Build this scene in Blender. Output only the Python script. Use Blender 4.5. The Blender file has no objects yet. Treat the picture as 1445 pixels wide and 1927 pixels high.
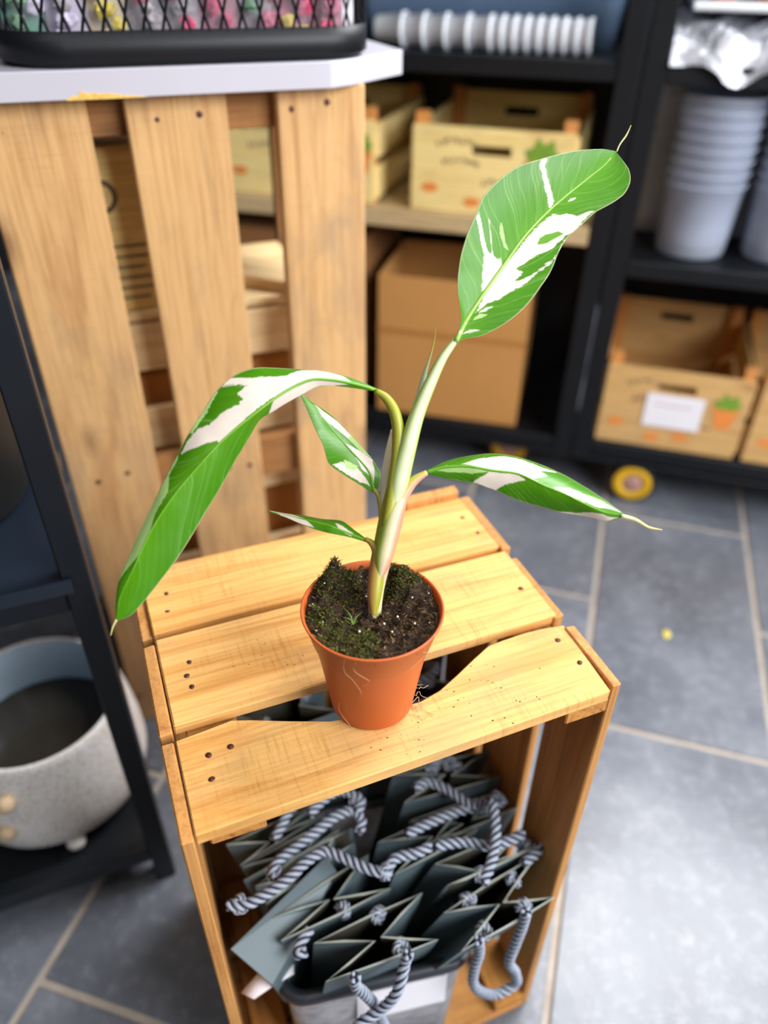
import bpy, bmesh, math, random
import numpy as np
from mathutils import Matrix, Vector

rng = random.Random(7)
SC = bpy.context.scene
COL = SC.collection
PI = math.pi

# ------------------------------------------------------------------ camera
cd = bpy.data.cameras.new('camera')
camo = bpy.data.objects.new('camera', cd)
COL.objects.link(camo)
CR, CU, CF = (Vector((0.9296, -0.3683, 0.0122)), Vector((0.2112, 0.5596, 0.8014)), Vector((0.3019, 0.7424, -0.598)))
mw = Matrix.Identity(4)
for i in range(3):
    mw[i][0], mw[i][1], mw[i][2] = CR[i], CU[i], -CF[i]
mw.translation = Vector((0.0099, -0.2875, 1.025))
camo.matrix_world = mw
cd.sensor_fit = 'HORIZONTAL'
cd.sensor_width = 36
cd.lens = 36 * 1435.75 / 1445
cd.clip_start = 0.02
cd.dof.use_dof = True
cd.dof.focus_distance = 0.545
cd.dof.aperture_fstop = 3.6
SC.camera = camo

# ------------------------------------------------------------------ light
SC.view_settings.view_transform = 'Standard'
SC.view_settings.look = 'None'
SC.view_settings.gamma = 1
SC.view_settings.use_curve_mapping = False
SC.view_settings.exposure = 0.12
w = bpy.data.worlds.new('shop_ambient')
SC.world = w
w.use_nodes = True
w.node_tree.nodes['Background'].inputs[0].default_value = (0.86, 0.93, 1.0, 1)
w.node_tree.nodes['Background'].inputs[1].default_value = 0.14

def area(name, loc, target, sx, sy, power, col):
    l = bpy.data.lights.new(name, 'AREA')
    l.shape = 'RECTANGLE'
    l.size, l.size_y, l.energy, l.color = sx, sy, power, col
    o = bpy.data.objects.new(name, l)
    COL.objects.link(o)
    o.location = loc
    o.rotation_euler = (Vector(target) - Vector(loc)).to_track_quat('-Z', 'Y').to_euler()
    return o
# shop-front window behind and to the right of the photographer, ceiling panels overhead
area('shop_window_daylight', (1.5, -1.6, 1.9), (0.5, 0.4, 0.45), 1.8, 1.5, 118, (0.96, 0.98, 1.0))
area('ceiling_panel_light', (-0.3, -0.3, 2.4), (-0.3, -0.3, 0), 1.2, 0.6, 8, (1.0, 0.95, 0.88))
area('ceiling_panel_light', (1.83, 0.72, 2.4), (1.83, 0.72, 0), 1.3, 1.1, 112, (0.97, 0.98, 1.0))

# ------------------------------------------------------------------ helpers
def lin(r, g, b):
    f = lambda c: (c / 255 / 12.92) if c / 255 <= 0.04045 else ((c / 255 + 0.055) / 1.055) ** 2.4
    return (f(r), f(g), f(b), 1.0)

def new_mat(name):
    m = bpy.data.materials.new(name)
    m.use_nodes = True
    nt = m.node_tree
    return m, nt, nt.nodes['Principled BSDF']

def nd(nt, kind, **kw):
    n = nt.nodes.new(kind)
    for k, v in kw.items():
        if isinstance(k, str) and hasattr(n, k):
            setattr(n, k, v)
    return n

def ramp(nt, src, stops):
    r = nt.nodes.new('ShaderNodeValToRGB')
    e = r.color_ramp.elements
    while len(e) < len(stops):
        e.new(0.5)
    for i, (p, c) in enumerate(stops):
        e[i].position = p
        e[i].color = c
    nt.links.new(src, r.inputs[0])
    return r

def coords(nt, scale, rnd=True, loc=(0, 0, 0)):
    tc = nt.nodes.new('ShaderNodeTexCoord')
    out = tc.outputs['Object']
    if rnd:
        oi = nt.nodes.new('ShaderNodeObjectInfo')
        mu = nt.nodes.new('ShaderNodeMath'); mu.operation = 'MULTIPLY'; mu.inputs[1].default_value = 23.0
        nt.links.new(oi.outputs['Random'], mu.inputs[0])
        ad = nt.nodes.new('ShaderNodeVectorMath'); ad.operation = 'ADD'
        nt.links.new(out, ad.inputs[0]); nt.links.new(mu.outputs[0], ad.inputs[1])
        out = ad.outputs[0]
    mp = nt.nodes.new('ShaderNodeMapping')
    mp.inputs['Scale'].default_value = scale
    mp.inputs['Location'].default_value = loc
    nt.links.new(out, mp.inputs[0])
    return mp.outputs[0]

def noise(nt, vec, scale=1.0, detail=4, rough=0.55, dist=0.0):
    n = nt.nodes.new('ShaderNodeTexNoise')
    n.inputs['Scale'].default_value = scale
    n.inputs['Detail'].default_value = detail
    n.inputs['Roughness'].default_value = rough
    n.inputs['Distortion'].default_value = dist
    nt.links.new(vec, n.inputs['Vector'])
    return n.outputs[0]

def mix(nt, a, b, fac, mode='MIX'):
    m = nt.nodes.new('ShaderNodeMix')
    m.data_type = 'RGBA'; m.blend_type = mode
    for sock, v in ((m.inputs[0], fac), (m.inputs[6], a), (m.inputs[7], b)):
        if hasattr(v, 'is_linked') or hasattr(v, 'node'):
            nt.links.new(v, sock)
        else:
            sock.default_value = v
    return m.outputs[2]

def bump(nt, bs, src, strength=0.3, dist=0.002):
    b = nt.nodes.new('ShaderNodeBump')
    b.inputs['Strength'].default_value = strength
    b.inputs['Distance'].default_value = dist
    nt.links.new(src, b.inputs['Height'])
    nt.links.new(b.outputs[0], bs.inputs['Normal'])

def wood(name, light, mid, dark, rough=0.62, grain=1.0, saw=0.25, knots=0.6, grey=0.25):
    m, nt, bs = new_mat(name)
    n1 = noise(nt, coords(nt, (1.3, 17, 17)), 1.0 * grain, 7, 0.62, 1.6)
    r1 = ramp(nt, n1, [(0.30, mid), (0.44, light), (0.56, light), (0.66, mid), (0.74, light)])
    n2 = noise(nt, coords(nt, (9, 300, 300)), 1.0, 4, 0.65)
    r2 = ramp(nt, n2, [(0.32, (0.64, 0.54, 0.42, 1)), (0.56, (1, 1, 1, 1))])
    c = mix(nt, r1.outputs[0], r2.outputs[0], 0.6, 'MULTIPLY')
    n3 = noise(nt, coords(nt, (420, 22, 22)), 1.0, 3, 0.6, 0.3)     # saw marks run across the board, in patches
    r3 = ramp(nt, n3, [(0.36, (0.74, 0.66, 0.54, 1)), (0.47, (1, 1, 1, 1))])
    n3m = noise(nt, coords(nt, (14, 20, 20), loc=(5, 2, 1)), 1.0, 3)
    r3m = ramp(nt, n3m, [(0.42, (0, 0, 0, 1)), (0.66, (1, 1, 1, 1))])
    c = mix(nt, c, r3.outputs[0], mixfac(nt, r3m.outputs[0], saw * 2.2), 'MULTIPLY')
    n4 = noise(nt, coords(nt, (4, 22, 22), loc=(3, 1, 7)), 1.0, 5, 0.6, 0.6)
    r4 = ramp(nt, n4, [(0.58, (0, 0, 0, 1)), (0.74, (1, 1, 1, 1))])
    c = mix(nt, c, dark, mixfac(nt, r4.outputs[0], 0.5))
    n5 = noise(nt, coords(nt, (7, 12, 12), loc=(9, 4, 2)), 1.0, 4, 0.6, 0.3)   # grey weathering
    r5 = ramp(nt, n5, [(0.52, (0, 0, 0, 1)), (0.72, (1, 1, 1, 1))])
    c = mix(nt, c, lin(150, 128, 104), mixfac(nt, r5.outputs[0], grey))
    vo = nt.nodes.new('ShaderNodeTexVoronoi')
    vo.inputs['Scale'].default_value = 1.0
    nt.links.new(coords(nt, (5.5, 13, 13), loc=(1.7, 0.4, 0.2)), vo.inputs['Vector'])
    rk = ramp(nt, vo.outputs['Distance'], [(0.05, (1, 1, 1, 1)), (0.11, (0.45, 0.45, 0.45, 1)), (0.19, (0, 0, 0, 1))])
    c = mix(nt, c, dark, mixfac(nt, rk.outputs[0], knots))
    sp = noise(nt, coords(nt, (700, 900, 900)), 1.0, 2)
    rs = ramp(nt, sp, [(0.68, (0, 0, 0, 1)), (0.76, (1, 1, 1, 1))])
    c = mix(nt, c, dark, mixfac(nt, rs.outputs[0], 0.45))
    nt.links.new(c, bs.inputs['Base Color'])
    bs.inputs['Roughness'].default_value = rough
    bs.inputs['Specular IOR Level'].default_value = 0.3
    bump(nt, bs, n2, 0.35, 0.0007)
    return m

def mixfac(nt, col, k):
    mu = nt.nodes.new('ShaderNodeMath'); mu.operation = 'MULTIPLY'; mu.inputs[1].default_value = k
    nt.links.new(col, mu.inputs[0])
    return mu.outputs[0]

def plain(name, col, rough=0.5, metal=0.0, var=0.12, vs=30, bmp=0.0, spec=None, **kw):
    m, nt, bs = new_mat(name)
    n = noise(nt, coords(nt, (vs, vs, vs)), 1.0, 4)
    d = tuple(c * (1 - var * 2) for c in col[:3]) + (1,)
    r = ramp(nt, n, [(0.3, d), (0.6, col)])
    nt.links.new(r.outputs[0], bs.inputs['Base Color'])
    bs.inputs['Roughness'].default_value = rough
    bs.inputs['Metallic'].default_value = metal
    if spec is not None:
        bs.inputs['Specular IOR Level'].default_value = spec
    for k, v in kw.items():
        bs.inputs[k].default_value = v
    if bmp:
        bump(nt, bs, n, bmp, 0.002)
    return m

def link(o, parent=None):
    COL.objects.link(o)
    if parent is not None:
        o.parent = parent
    return o

def tag(o, label=None, cat=None, group=None, kind=None):
    for k, v in (('label', label), ('category', cat), ('group', group), ('kind', kind)):
        if v:
            o[k] = v
    return o

def empty(name, loc, rz=0.0):
    o = bpy.data.objects.new(name, None)
    o.location = loc
    o.rotation_euler = (0, 0, rz)
    o.empty_display_size = 0.02
    return link(o)

def mesh_of(name, verts, faces, mats, smooth=False):
    me = bpy.data.meshes.new(name)
    me.from_pydata([tuple(v) for v in verts], [], faces)
    for m in (mats if isinstance(mats, (list, tuple)) else [mats]):
        me.materials.append(m)
    if smooth:
        me.polygons.foreach_set('use_smooth', [True] * len(me.polygons))
    me.update()
    return me

def obj(name, me, parent=None, local=None):
    """link a mesh as one object; vertices given in world space are brought into the parent's frame"""
    o = link(bpy.data.objects.new(name, me), parent)
    if local is not None:
        o.matrix_local = local
    return o

def to_local(parent, verts):
    if parent is None:
        return verts
    inv = world_of(parent).inverted()
    return [inv @ Vector(v) for v in verts]

def world_of(o):
    m = Matrix.LocRotScale(o.location, o.rotation_euler, o.scale)
    return world_of(o.parent) @ m if o.parent else m

def bm_mesh(name, bm, mats, smooth=False, angle=None):
    bmesh.ops.recalc_face_normals(bm, faces=bm.faces)
    me = bpy.data.meshes.new(name)
    bm.to_mesh(me); bm.free()
    for m in (mats if isinstance(mats, (list, tuple)) else [mats]):
        me.materials.append(m)
    if smooth:
        me.polygons.foreach_set('use_smooth', [True] * len(me.polygons))
    return me

def box_mesh(name, sx, sy, sz, mat, bev=0.0012, seg=1, jit=0.0):
    bm = bmesh.new()
    bmesh.ops.create_cube(bm, size=1)
    for v in bm.verts:
        v.co = Vector((v.co.x * sx, v.co.y * sy, v.co.z * sz))
        if jit:
            v.co += Vector([rng.uniform(-jit, jit) for _ in range(3)])
    if bev:
        bmesh.ops.bevel(bm, geom=bm.edges[:], offset=bev, segments=seg, affect='EDGES', profile=0.6)
    return bm_mesh(name, bm, mat)

AX = {'x': Matrix.Identity(3),
      'y': Matrix(((0, -1, 0), (1, 0, 0), (0, 0, 1))),
      'z': Matrix(((0, 0, -1), (0, 1, 0), (1, 0, 0)))}

def board(name, parent, lo, hi, axis, mat, bev=0.0014, jit=0.0008, rot=0.0):
    """a wooden board between two opposite corners in the parent's frame; local X runs with the grain along `axis`"""
    lo, hi = Vector(lo), Vector(hi)
    d = hi - lo
    dim = {'x': (d.x, d.y, d.z), 'y': (d.y, d.x, d.z), 'z': (d.z, d.y, d.x)}[axis]
    me = box_mesh(name, abs(dim[0]), abs(dim[1]), abs(dim[2]), mat, bev, 1, jit)
    loc = Matrix.Translation((lo + hi) / 2) @ AX[axis].to_4x4() @ Matrix.Rotation(rot, 4, 'Z')
    return obj(name, me, parent, loc)

def block(name, parent, lo, hi, mat, bev=0.001, jit=0.0):
    lo, hi = Vector(lo), Vector(hi)
    d = hi - lo
    return obj(name, box_mesh(name, d.x, d.y, d.z, mat, bev, 1, jit), parent, Matrix.Translation((lo + hi) / 2))

def catmull(P, n):
    P = np.array(P, float)
    d = np.r_[0, np.cumsum(np.linalg.norm(np.diff(P[:, :3], axis=0), axis=1))]
    d /= d[-1]
    t = np.linspace(0, 1, n)
    m = np.gradient(P, d, axis=0)
    i = np.clip(np.searchsorted(d, t, side='right') - 1, 0, len(P) - 2)
    h = (d[i + 1] - d[i])[:, None]
    x = ((t - d[i]) / (d[i + 1] - d[i]))[:, None]
    return ((2*x**3 - 3*x**2 + 1) * P[i] + (x**3 - 2*x**2 + x) * h * m[i]
            + (-2*x**3 + 3*x**2) * P[i + 1] + (x**3 - x**2) * h * m[i + 1])

def frames(C):
    T = np.gradient(C, axis=0)
    T /= np.linalg.norm(T, axis=1)[:, None] + 1e-12
    ref = np.array([0.0, 0.0, 1.0]) if abs(T[0][2]) < 0.9 else np.array([1.0, 0.0, 0.0])
    N = np.zeros_like(C); B = np.zeros_like(C)
    for i in range(len(C)):
        n = ref - T[i] * (ref @ T[i]); n /= np.linalg.norm(n) + 1e-12
        N[i] = n; B[i] = np.cross(T[i], n); ref = n
    return T, N, B

def tube_data(C, rad, k=10, caps=True):
    C = np.array(C, float); rad = np.broadcast_to(rad, len(C))
    T, N, B = frames(C)
    V, Fc = [], []
    for i in range(len(C)):
        for j in range(k):
            a = 2 * PI * j / k
            V.append(C[i] + rad[i] * (math.cos(a) * N[i] + math.sin(a) * B[i]))
    for i in range(len(C) - 1):
        for j in range(k):
            Fc.append((i*k + j, i*k + (j+1) % k, (i+1)*k + (j+1) % k, (i+1)*k + j))
    if caps:
        Fc.append(tuple(range(k))[::-1]); Fc.append(tuple((len(C)-1)*k + j for j in range(k)))
    return V, Fc

def lathe(name, prof, mat, n=48, smooth=True, closed=False):
    V, Fc = [], []
    m = len(prof)
    for j in range(n):
        a = 2 * PI * j / n
        for r, z in prof:
            V.append((r * math.cos(a), r * math.sin(a), z))
    for j in range(n):
        k = (j + 1) % n
        for i in range(m - 1 if not closed else m):
            i2 = (i + 1) % m
            Fc.append((j*m + i, k*m + i, k*m + i2, j*m + i2))
    return mesh_of(name, V, Fc, mat, smooth)

def prism(name, poly, z0, z1, mat, bev=0.0):
    bm = bmesh.new()
    vs = [bm.verts.new((x, y, z0)) for x, y in poly]
    f = bm.faces.new(vs)
    r = bmesh.ops.extrude_face_region(bm, geom=[f])
    for e in r['geom']:
        if isinstance(e, bmesh.types.BMVert):
            e.co.z = z1
    if bev:
        bmesh.ops.recalc_face_normals(bm, faces=bm.faces)
        bmesh.ops.bevel(bm, geom=bm.edges[:], offset=bev, segments=1, affect='EDGES')
    return bm_mesh(name, bm, mat)

def copy_tree(o, parent=None):
    c = o.copy(); COL.objects.link(c); c.parent = parent
    for ch in list(o.children):
        copy_tree(ch, c)
    return c

# ------------------------------------------------------------------ materials
M = {}
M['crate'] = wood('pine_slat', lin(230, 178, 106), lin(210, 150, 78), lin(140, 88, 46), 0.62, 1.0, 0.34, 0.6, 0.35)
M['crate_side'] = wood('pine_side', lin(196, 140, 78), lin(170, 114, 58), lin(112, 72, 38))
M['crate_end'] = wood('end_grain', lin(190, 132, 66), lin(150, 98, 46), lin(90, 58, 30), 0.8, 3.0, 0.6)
M['pallet'] = wood('weathered_pallet', lin(214, 170, 116), lin(190, 142, 92), lin(124, 88, 60), 0.7, 0.8, 0.10, 0.75, 0.6)
M['pallet_dark'] = wood('old_batten', lin(160, 112, 66), lin(128, 86, 48), lin(80, 52, 30), 0.75)
M['pale_wood'] = wood('pale_wood', lin(246, 216, 164), lin(234, 194, 134), lin(190, 144, 90), 0.65)
M['printed'] = wood('printed_ply', lin(250, 224, 152), lin(244, 212, 136), lin(216, 174, 106), 0.7, 0.8, 0.05)
M['printed_tan'] = wood('printed_ply_tan', lin(214, 172, 112), lin(200, 154, 96), lin(164, 118, 70), 0.7, 0.8, 0.05)
M['post_orange'] = wood('crate_post', lin(220, 150, 80), lin(200, 130, 64), lin(160, 96, 44), 0.7)
M['board_edge'] = wood('shelf_board', lin(206, 180, 136), lin(190, 162, 116), lin(150, 120, 80), 0.6)
M['nail'] = plain('rusty_nail', lin(92, 52, 42), 0.55, 0.3, 0.3, 300)
M['black_metal'] = plain('black_metal', lin(13, 16, 21), 0.48, 0.0, 0.1, 20, spec=0.35)
M['black_tube'] = plain('black_powder_coat', lin(16, 21, 28), 0.38, 0.0, 0.1, 20)
M['wall'] = plain('charcoal_wall', lin(20, 22, 26), 0.8, 0, 0.1, 4)
M['grout'] = plain('grout', lin(176, 164, 152), 0.9, 0, 0.12, 20)
M['counter'] = plain('grey_laminate', lin(188, 185, 195), 0.42, 0, 0.02, 6)
M['chip'] = plain('chipboard', lin(232, 188, 96), 0.8, 0, 0.15, 200)
M['carton'] = plain('corrugated_card', lin(196, 140, 76), 0.75, 0, 0.05, 6)
M['carton_dark'] = plain('brown_card', lin(150, 102, 58), 0.8, 0, 0.05, 6)
M['tape'] = plain('parcel_tape', lin(176, 120, 60), 0.35, 0, 0.04, 6)
M['ink'] = plain('print_ink', lin(110, 96, 78), 0.8, 0, 0.1, 60)
M['orange_ink'] = plain('orange_print', lin(236, 140, 62), 0.7, 0, 0.06, 60)
M['green_ink'] = plain('green_print', lin(120, 158, 46), 0.7, 0, 0.1, 60)
M['paper'] = plain('white_paper', lin(238, 234, 240), 0.7, 0, 0.02, 20)
M['white_plastic'] = plain('white_plastic', lin(238, 241, 248), 0.4, 0, 0.03, 20)
M['blue_bin'] = plain('blue_grey_plastic', lin(112, 136, 168), 0.45, 0, 0.06, 10)
M['yellow'] = plain('yellow_hub', lin(226, 176, 24), 0.45, 0, 0.06, 20)
M['rubber'] = plain('black_rubber', lin(20, 20, 22), 0.7, 0, 0.1, 20)
M['hub'] = plain('pinkish_grey_hub', lin(196, 150, 140), 0.4, 0.2, 0.1, 40)
M['planter_black'] = plain('black_planter', lin(22, 24, 24), 0.55, 0, 0.15, 8)
M['glossy_tray'] = plain('glossy_black_tray', lin(30, 38, 50), 0.14, 0, 0.1, 5)

def slate():
    m, nt, bs = new_mat('slate_tile')
    n1 = noise(nt, coords(nt, (5, 5, 5)), 1.0, 6, 0.6, 0.3)
    r = ramp(nt, n1, [(0.3, lin(84, 87, 95)), (0.55, lin(104, 108, 117)), (0.75, lin(128, 131, 139))])
    n2 = noise(nt, coords(nt, (55, 55, 55)), 1.0, 6, 0.7)
    r2 = ramp(nt, n2, [(0.5, (0, 0, 0, 1)), (0.8, (1, 1, 1, 1))])
    c = mix(nt, r.outputs[0], lin(176, 176, 184), mixfac(nt, r2.outputs[0], 0.4))
    nt.links.new(c, bs.inputs['Base Color'])
    bs.inputs['Roughness'].default_value = 0.33
    bump(nt, bs, n2, 0.2, 0.002)
    return m
M['slate'] = slate()

def film(name, col, alpha, rough=0.15):
    m, nt, bs = new_mat(name)
    n = noise(nt, coords(nt, (40, 40, 40)), 1.0, 3)
    r = ramp(nt, n, [(0.3, tuple(c * 0.9 for c in col[:3]) + (1,)), (0.7, col)])
    nt.links.new(r.outputs[0], bs.inputs['Base Color'])
    bs.inputs['Roughness'].default_value = rough
    bs.inputs['Alpha'].default_value = alpha
    return m
M['clear_cup'] = film('clear_plastic', lin(226, 235, 255), 0.36, 0.15)
M['cello'] = film('cellophane', lin(232, 230, 240), 0.16, 0.08)

def foil():
    m, nt, bs = new_mat('crinkled_foil')
    n = noise(nt, coords(nt, (26, 26, 26)), 1.0, 5, 0.6, 0.6)
    r = ramp(nt, n, [(0.3, lin(160, 162, 170)), (0.7, lin(206, 206, 214))])
    nt.links.new(r.outputs[0], bs.inputs['Base Color'])
    bs.inputs['Roughness'].default_value = 0.28
    bs.inputs['Metallic'].default_value = 0.35
    bump(nt, bs, n, 0.8, 0.01)
    return m
M['foil'] = foil()

def attr_mat(name, rough, translucent=0.0, bump_scale=None, veins=False, spec=0.5):
    """colour comes from the mesh's own pigment layer"""
    m, nt, bs = new_mat(name)
    at = nt.nodes.new('ShaderNodeAttribute'); at.attribute_name = 'pigment'
    n = noise(nt, coords(nt, (60, 60, 60)), 1.0, 3)
    r = ramp(nt, n, [(0.3, (0.86, 0.86, 0.86, 1)), (0.65, (1, 1, 1, 1))])
    c = mix(nt, at.outputs[0], r.outputs[0], 0.6, 'MULTIPLY')
    nt.links.new(c, bs.inputs['Base Color'])
    bs.inputs['Roughness'].default_value = rough
    bs.inputs['Specular IOR Level'].default_value = spec
    if veins:
        uv = nt.nodes.new('ShaderNodeUVMap')
        sp = nt.nodes.new('ShaderNodeSeparateXYZ'); nt.links.new(uv.outputs[0], sp.inputs[0])
        ab = nt.nodes.new('ShaderNodeMath'); ab.operation = 'SUBTRACT'; ab.inputs[1].default_value = 0.5
        nt.links.new(sp.outputs[1], ab.inputs[0])
        a2 = nt.nodes.new('ShaderNodeMath'); a2.operation = 'ABSOLUTE'; nt.links.new(ab.outputs[0], a2.inputs[0])
        mu = nt.nodes.new('ShaderNodeMath'); mu.operation = 'MULTIPLY_ADD'; mu.inputs[1].default_value = -0.32
        nt.links.new(a2.outputs[0], mu.inputs[0]); nt.links.new(sp.outputs[0], mu.inputs[2])
        cb_ = nt.nodes.new('ShaderNodeCombineXYZ')
        nt.links.new(mu.outputs[0], cb_.inputs[0]); nt.links.new(mixfac(nt, sp.outputs[1], 0.02), cb_.inputs[1])
        vn = noise(nt, cb_.outputs[0], 130.0, 2, 0.5)
        bump(nt, bs, vn, 0.16, 0.0009)
    if translucent:
        out = nt.nodes['Material Output']
        tr = nt.nodes.new('ShaderNodeBsdfTranslucent')
        nt.links.new(c, tr.inputs[0])
        ms = nt.nodes.new('ShaderNodeMixShader'); ms.inputs[0].default_value = translucent
        nt.links.new(bs.outputs[0], ms.inputs[1]); nt.links.new(tr.outputs[0], ms.inputs[2])
        nt.links.new(ms.outputs[0], out.inputs[0])
    return m
M['leaf'] = attr_mat('variegated_leaf', 0.36, 0.2, veins=True, spec=0.36)
M['stem'] = attr_mat('leaf_stalk', 0.4, 0.1)
M['soil_bits'] = attr_mat('soil_bits', 0.9, 0.0, spec=0.15)
M['rope'] = attr_mat('rope_strands', 0.6, 0.0, spec=0.3)
M['pot'] = plain('terracotta_plastic', lin(196, 92, 38), 0.42, 0, 0.05, 14)
M['soil'] = plain('dark_peat', lin(50, 36, 26), 0.95, 0, 0.35, 160, 0.9)
M['bag'] = plain('slate_paper', lin(92, 108, 114), 0.55, 0, 0.06, 12)
M['bag_in'] = plain('bag_lining', lin(66, 62, 50), 0.8, 0, 0.08, 12)
M['bag_edge'] = plain('bag_cut_edge', lin(164, 170, 160), 0.7, 0, 0.05, 40)
M['bin_rim'] = plain('bin_rim', lin(36, 40, 48), 0.45, 0, 0.05, 20)

def woven():
    m, nt, bs = new_mat('woven_grey_plastic')
    n = noise(nt, coords(nt, (60, 60, 420), False), 1.0, 3)
    r = ramp(nt, n, [(0.35, lin(120, 118, 122)), (0.6, lin(170, 168, 172))])
    nt.links.new(r.outputs[0], bs.inputs['Base Color'])
    bs.inputs['Roughness'].default_value = 0.55
    bump(nt, bs, n, 0.5, 0.002)
    return m
M['woven'] = woven()

def stoneware():
    m, nt, bs = new_mat('speckled_stoneware')
    n = noise(nt, coords(nt, (260, 260, 260), False), 1.0, 5, 0.7)
    n2 = noise(nt, coords(nt, (9, 9, 9), False), 1.0, 4)
    r = ramp(nt, n, [(0.36, lin(190, 168, 140)), (0.47, lin(232, 228, 224)), (0.7, lin(244, 242, 242))])
    r2 = ramp(nt, n2, [(0.5, (1, 1, 1, 1)), (0.75, (0.74, 0.66, 0.55, 1))])
    c = mix(nt, r.outputs[0], r2.outputs[0], 0.7, 'MULTIPLY')
    nt.links.new(c, bs.inputs['Base Color'])
    bs.inputs['Roughness'].default_value = 0.7
    bump(nt, bs, n, 0.4, 0.003)
    return m
M['stoneware'] = stoneware()
M['glaze'] = plain('pale_blue_glaze', lin(186, 206, 222), 0.25, 0, 0.04, 10)
M['pot_dark'] = plain('dark_pot_floor', lin(60, 54, 46), 0.2, 0, 0.2, 10)
M['knob_tan'] = plain('tan_knob', lin(214, 186, 150), 0.6, 0, 0.1, 30)
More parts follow.
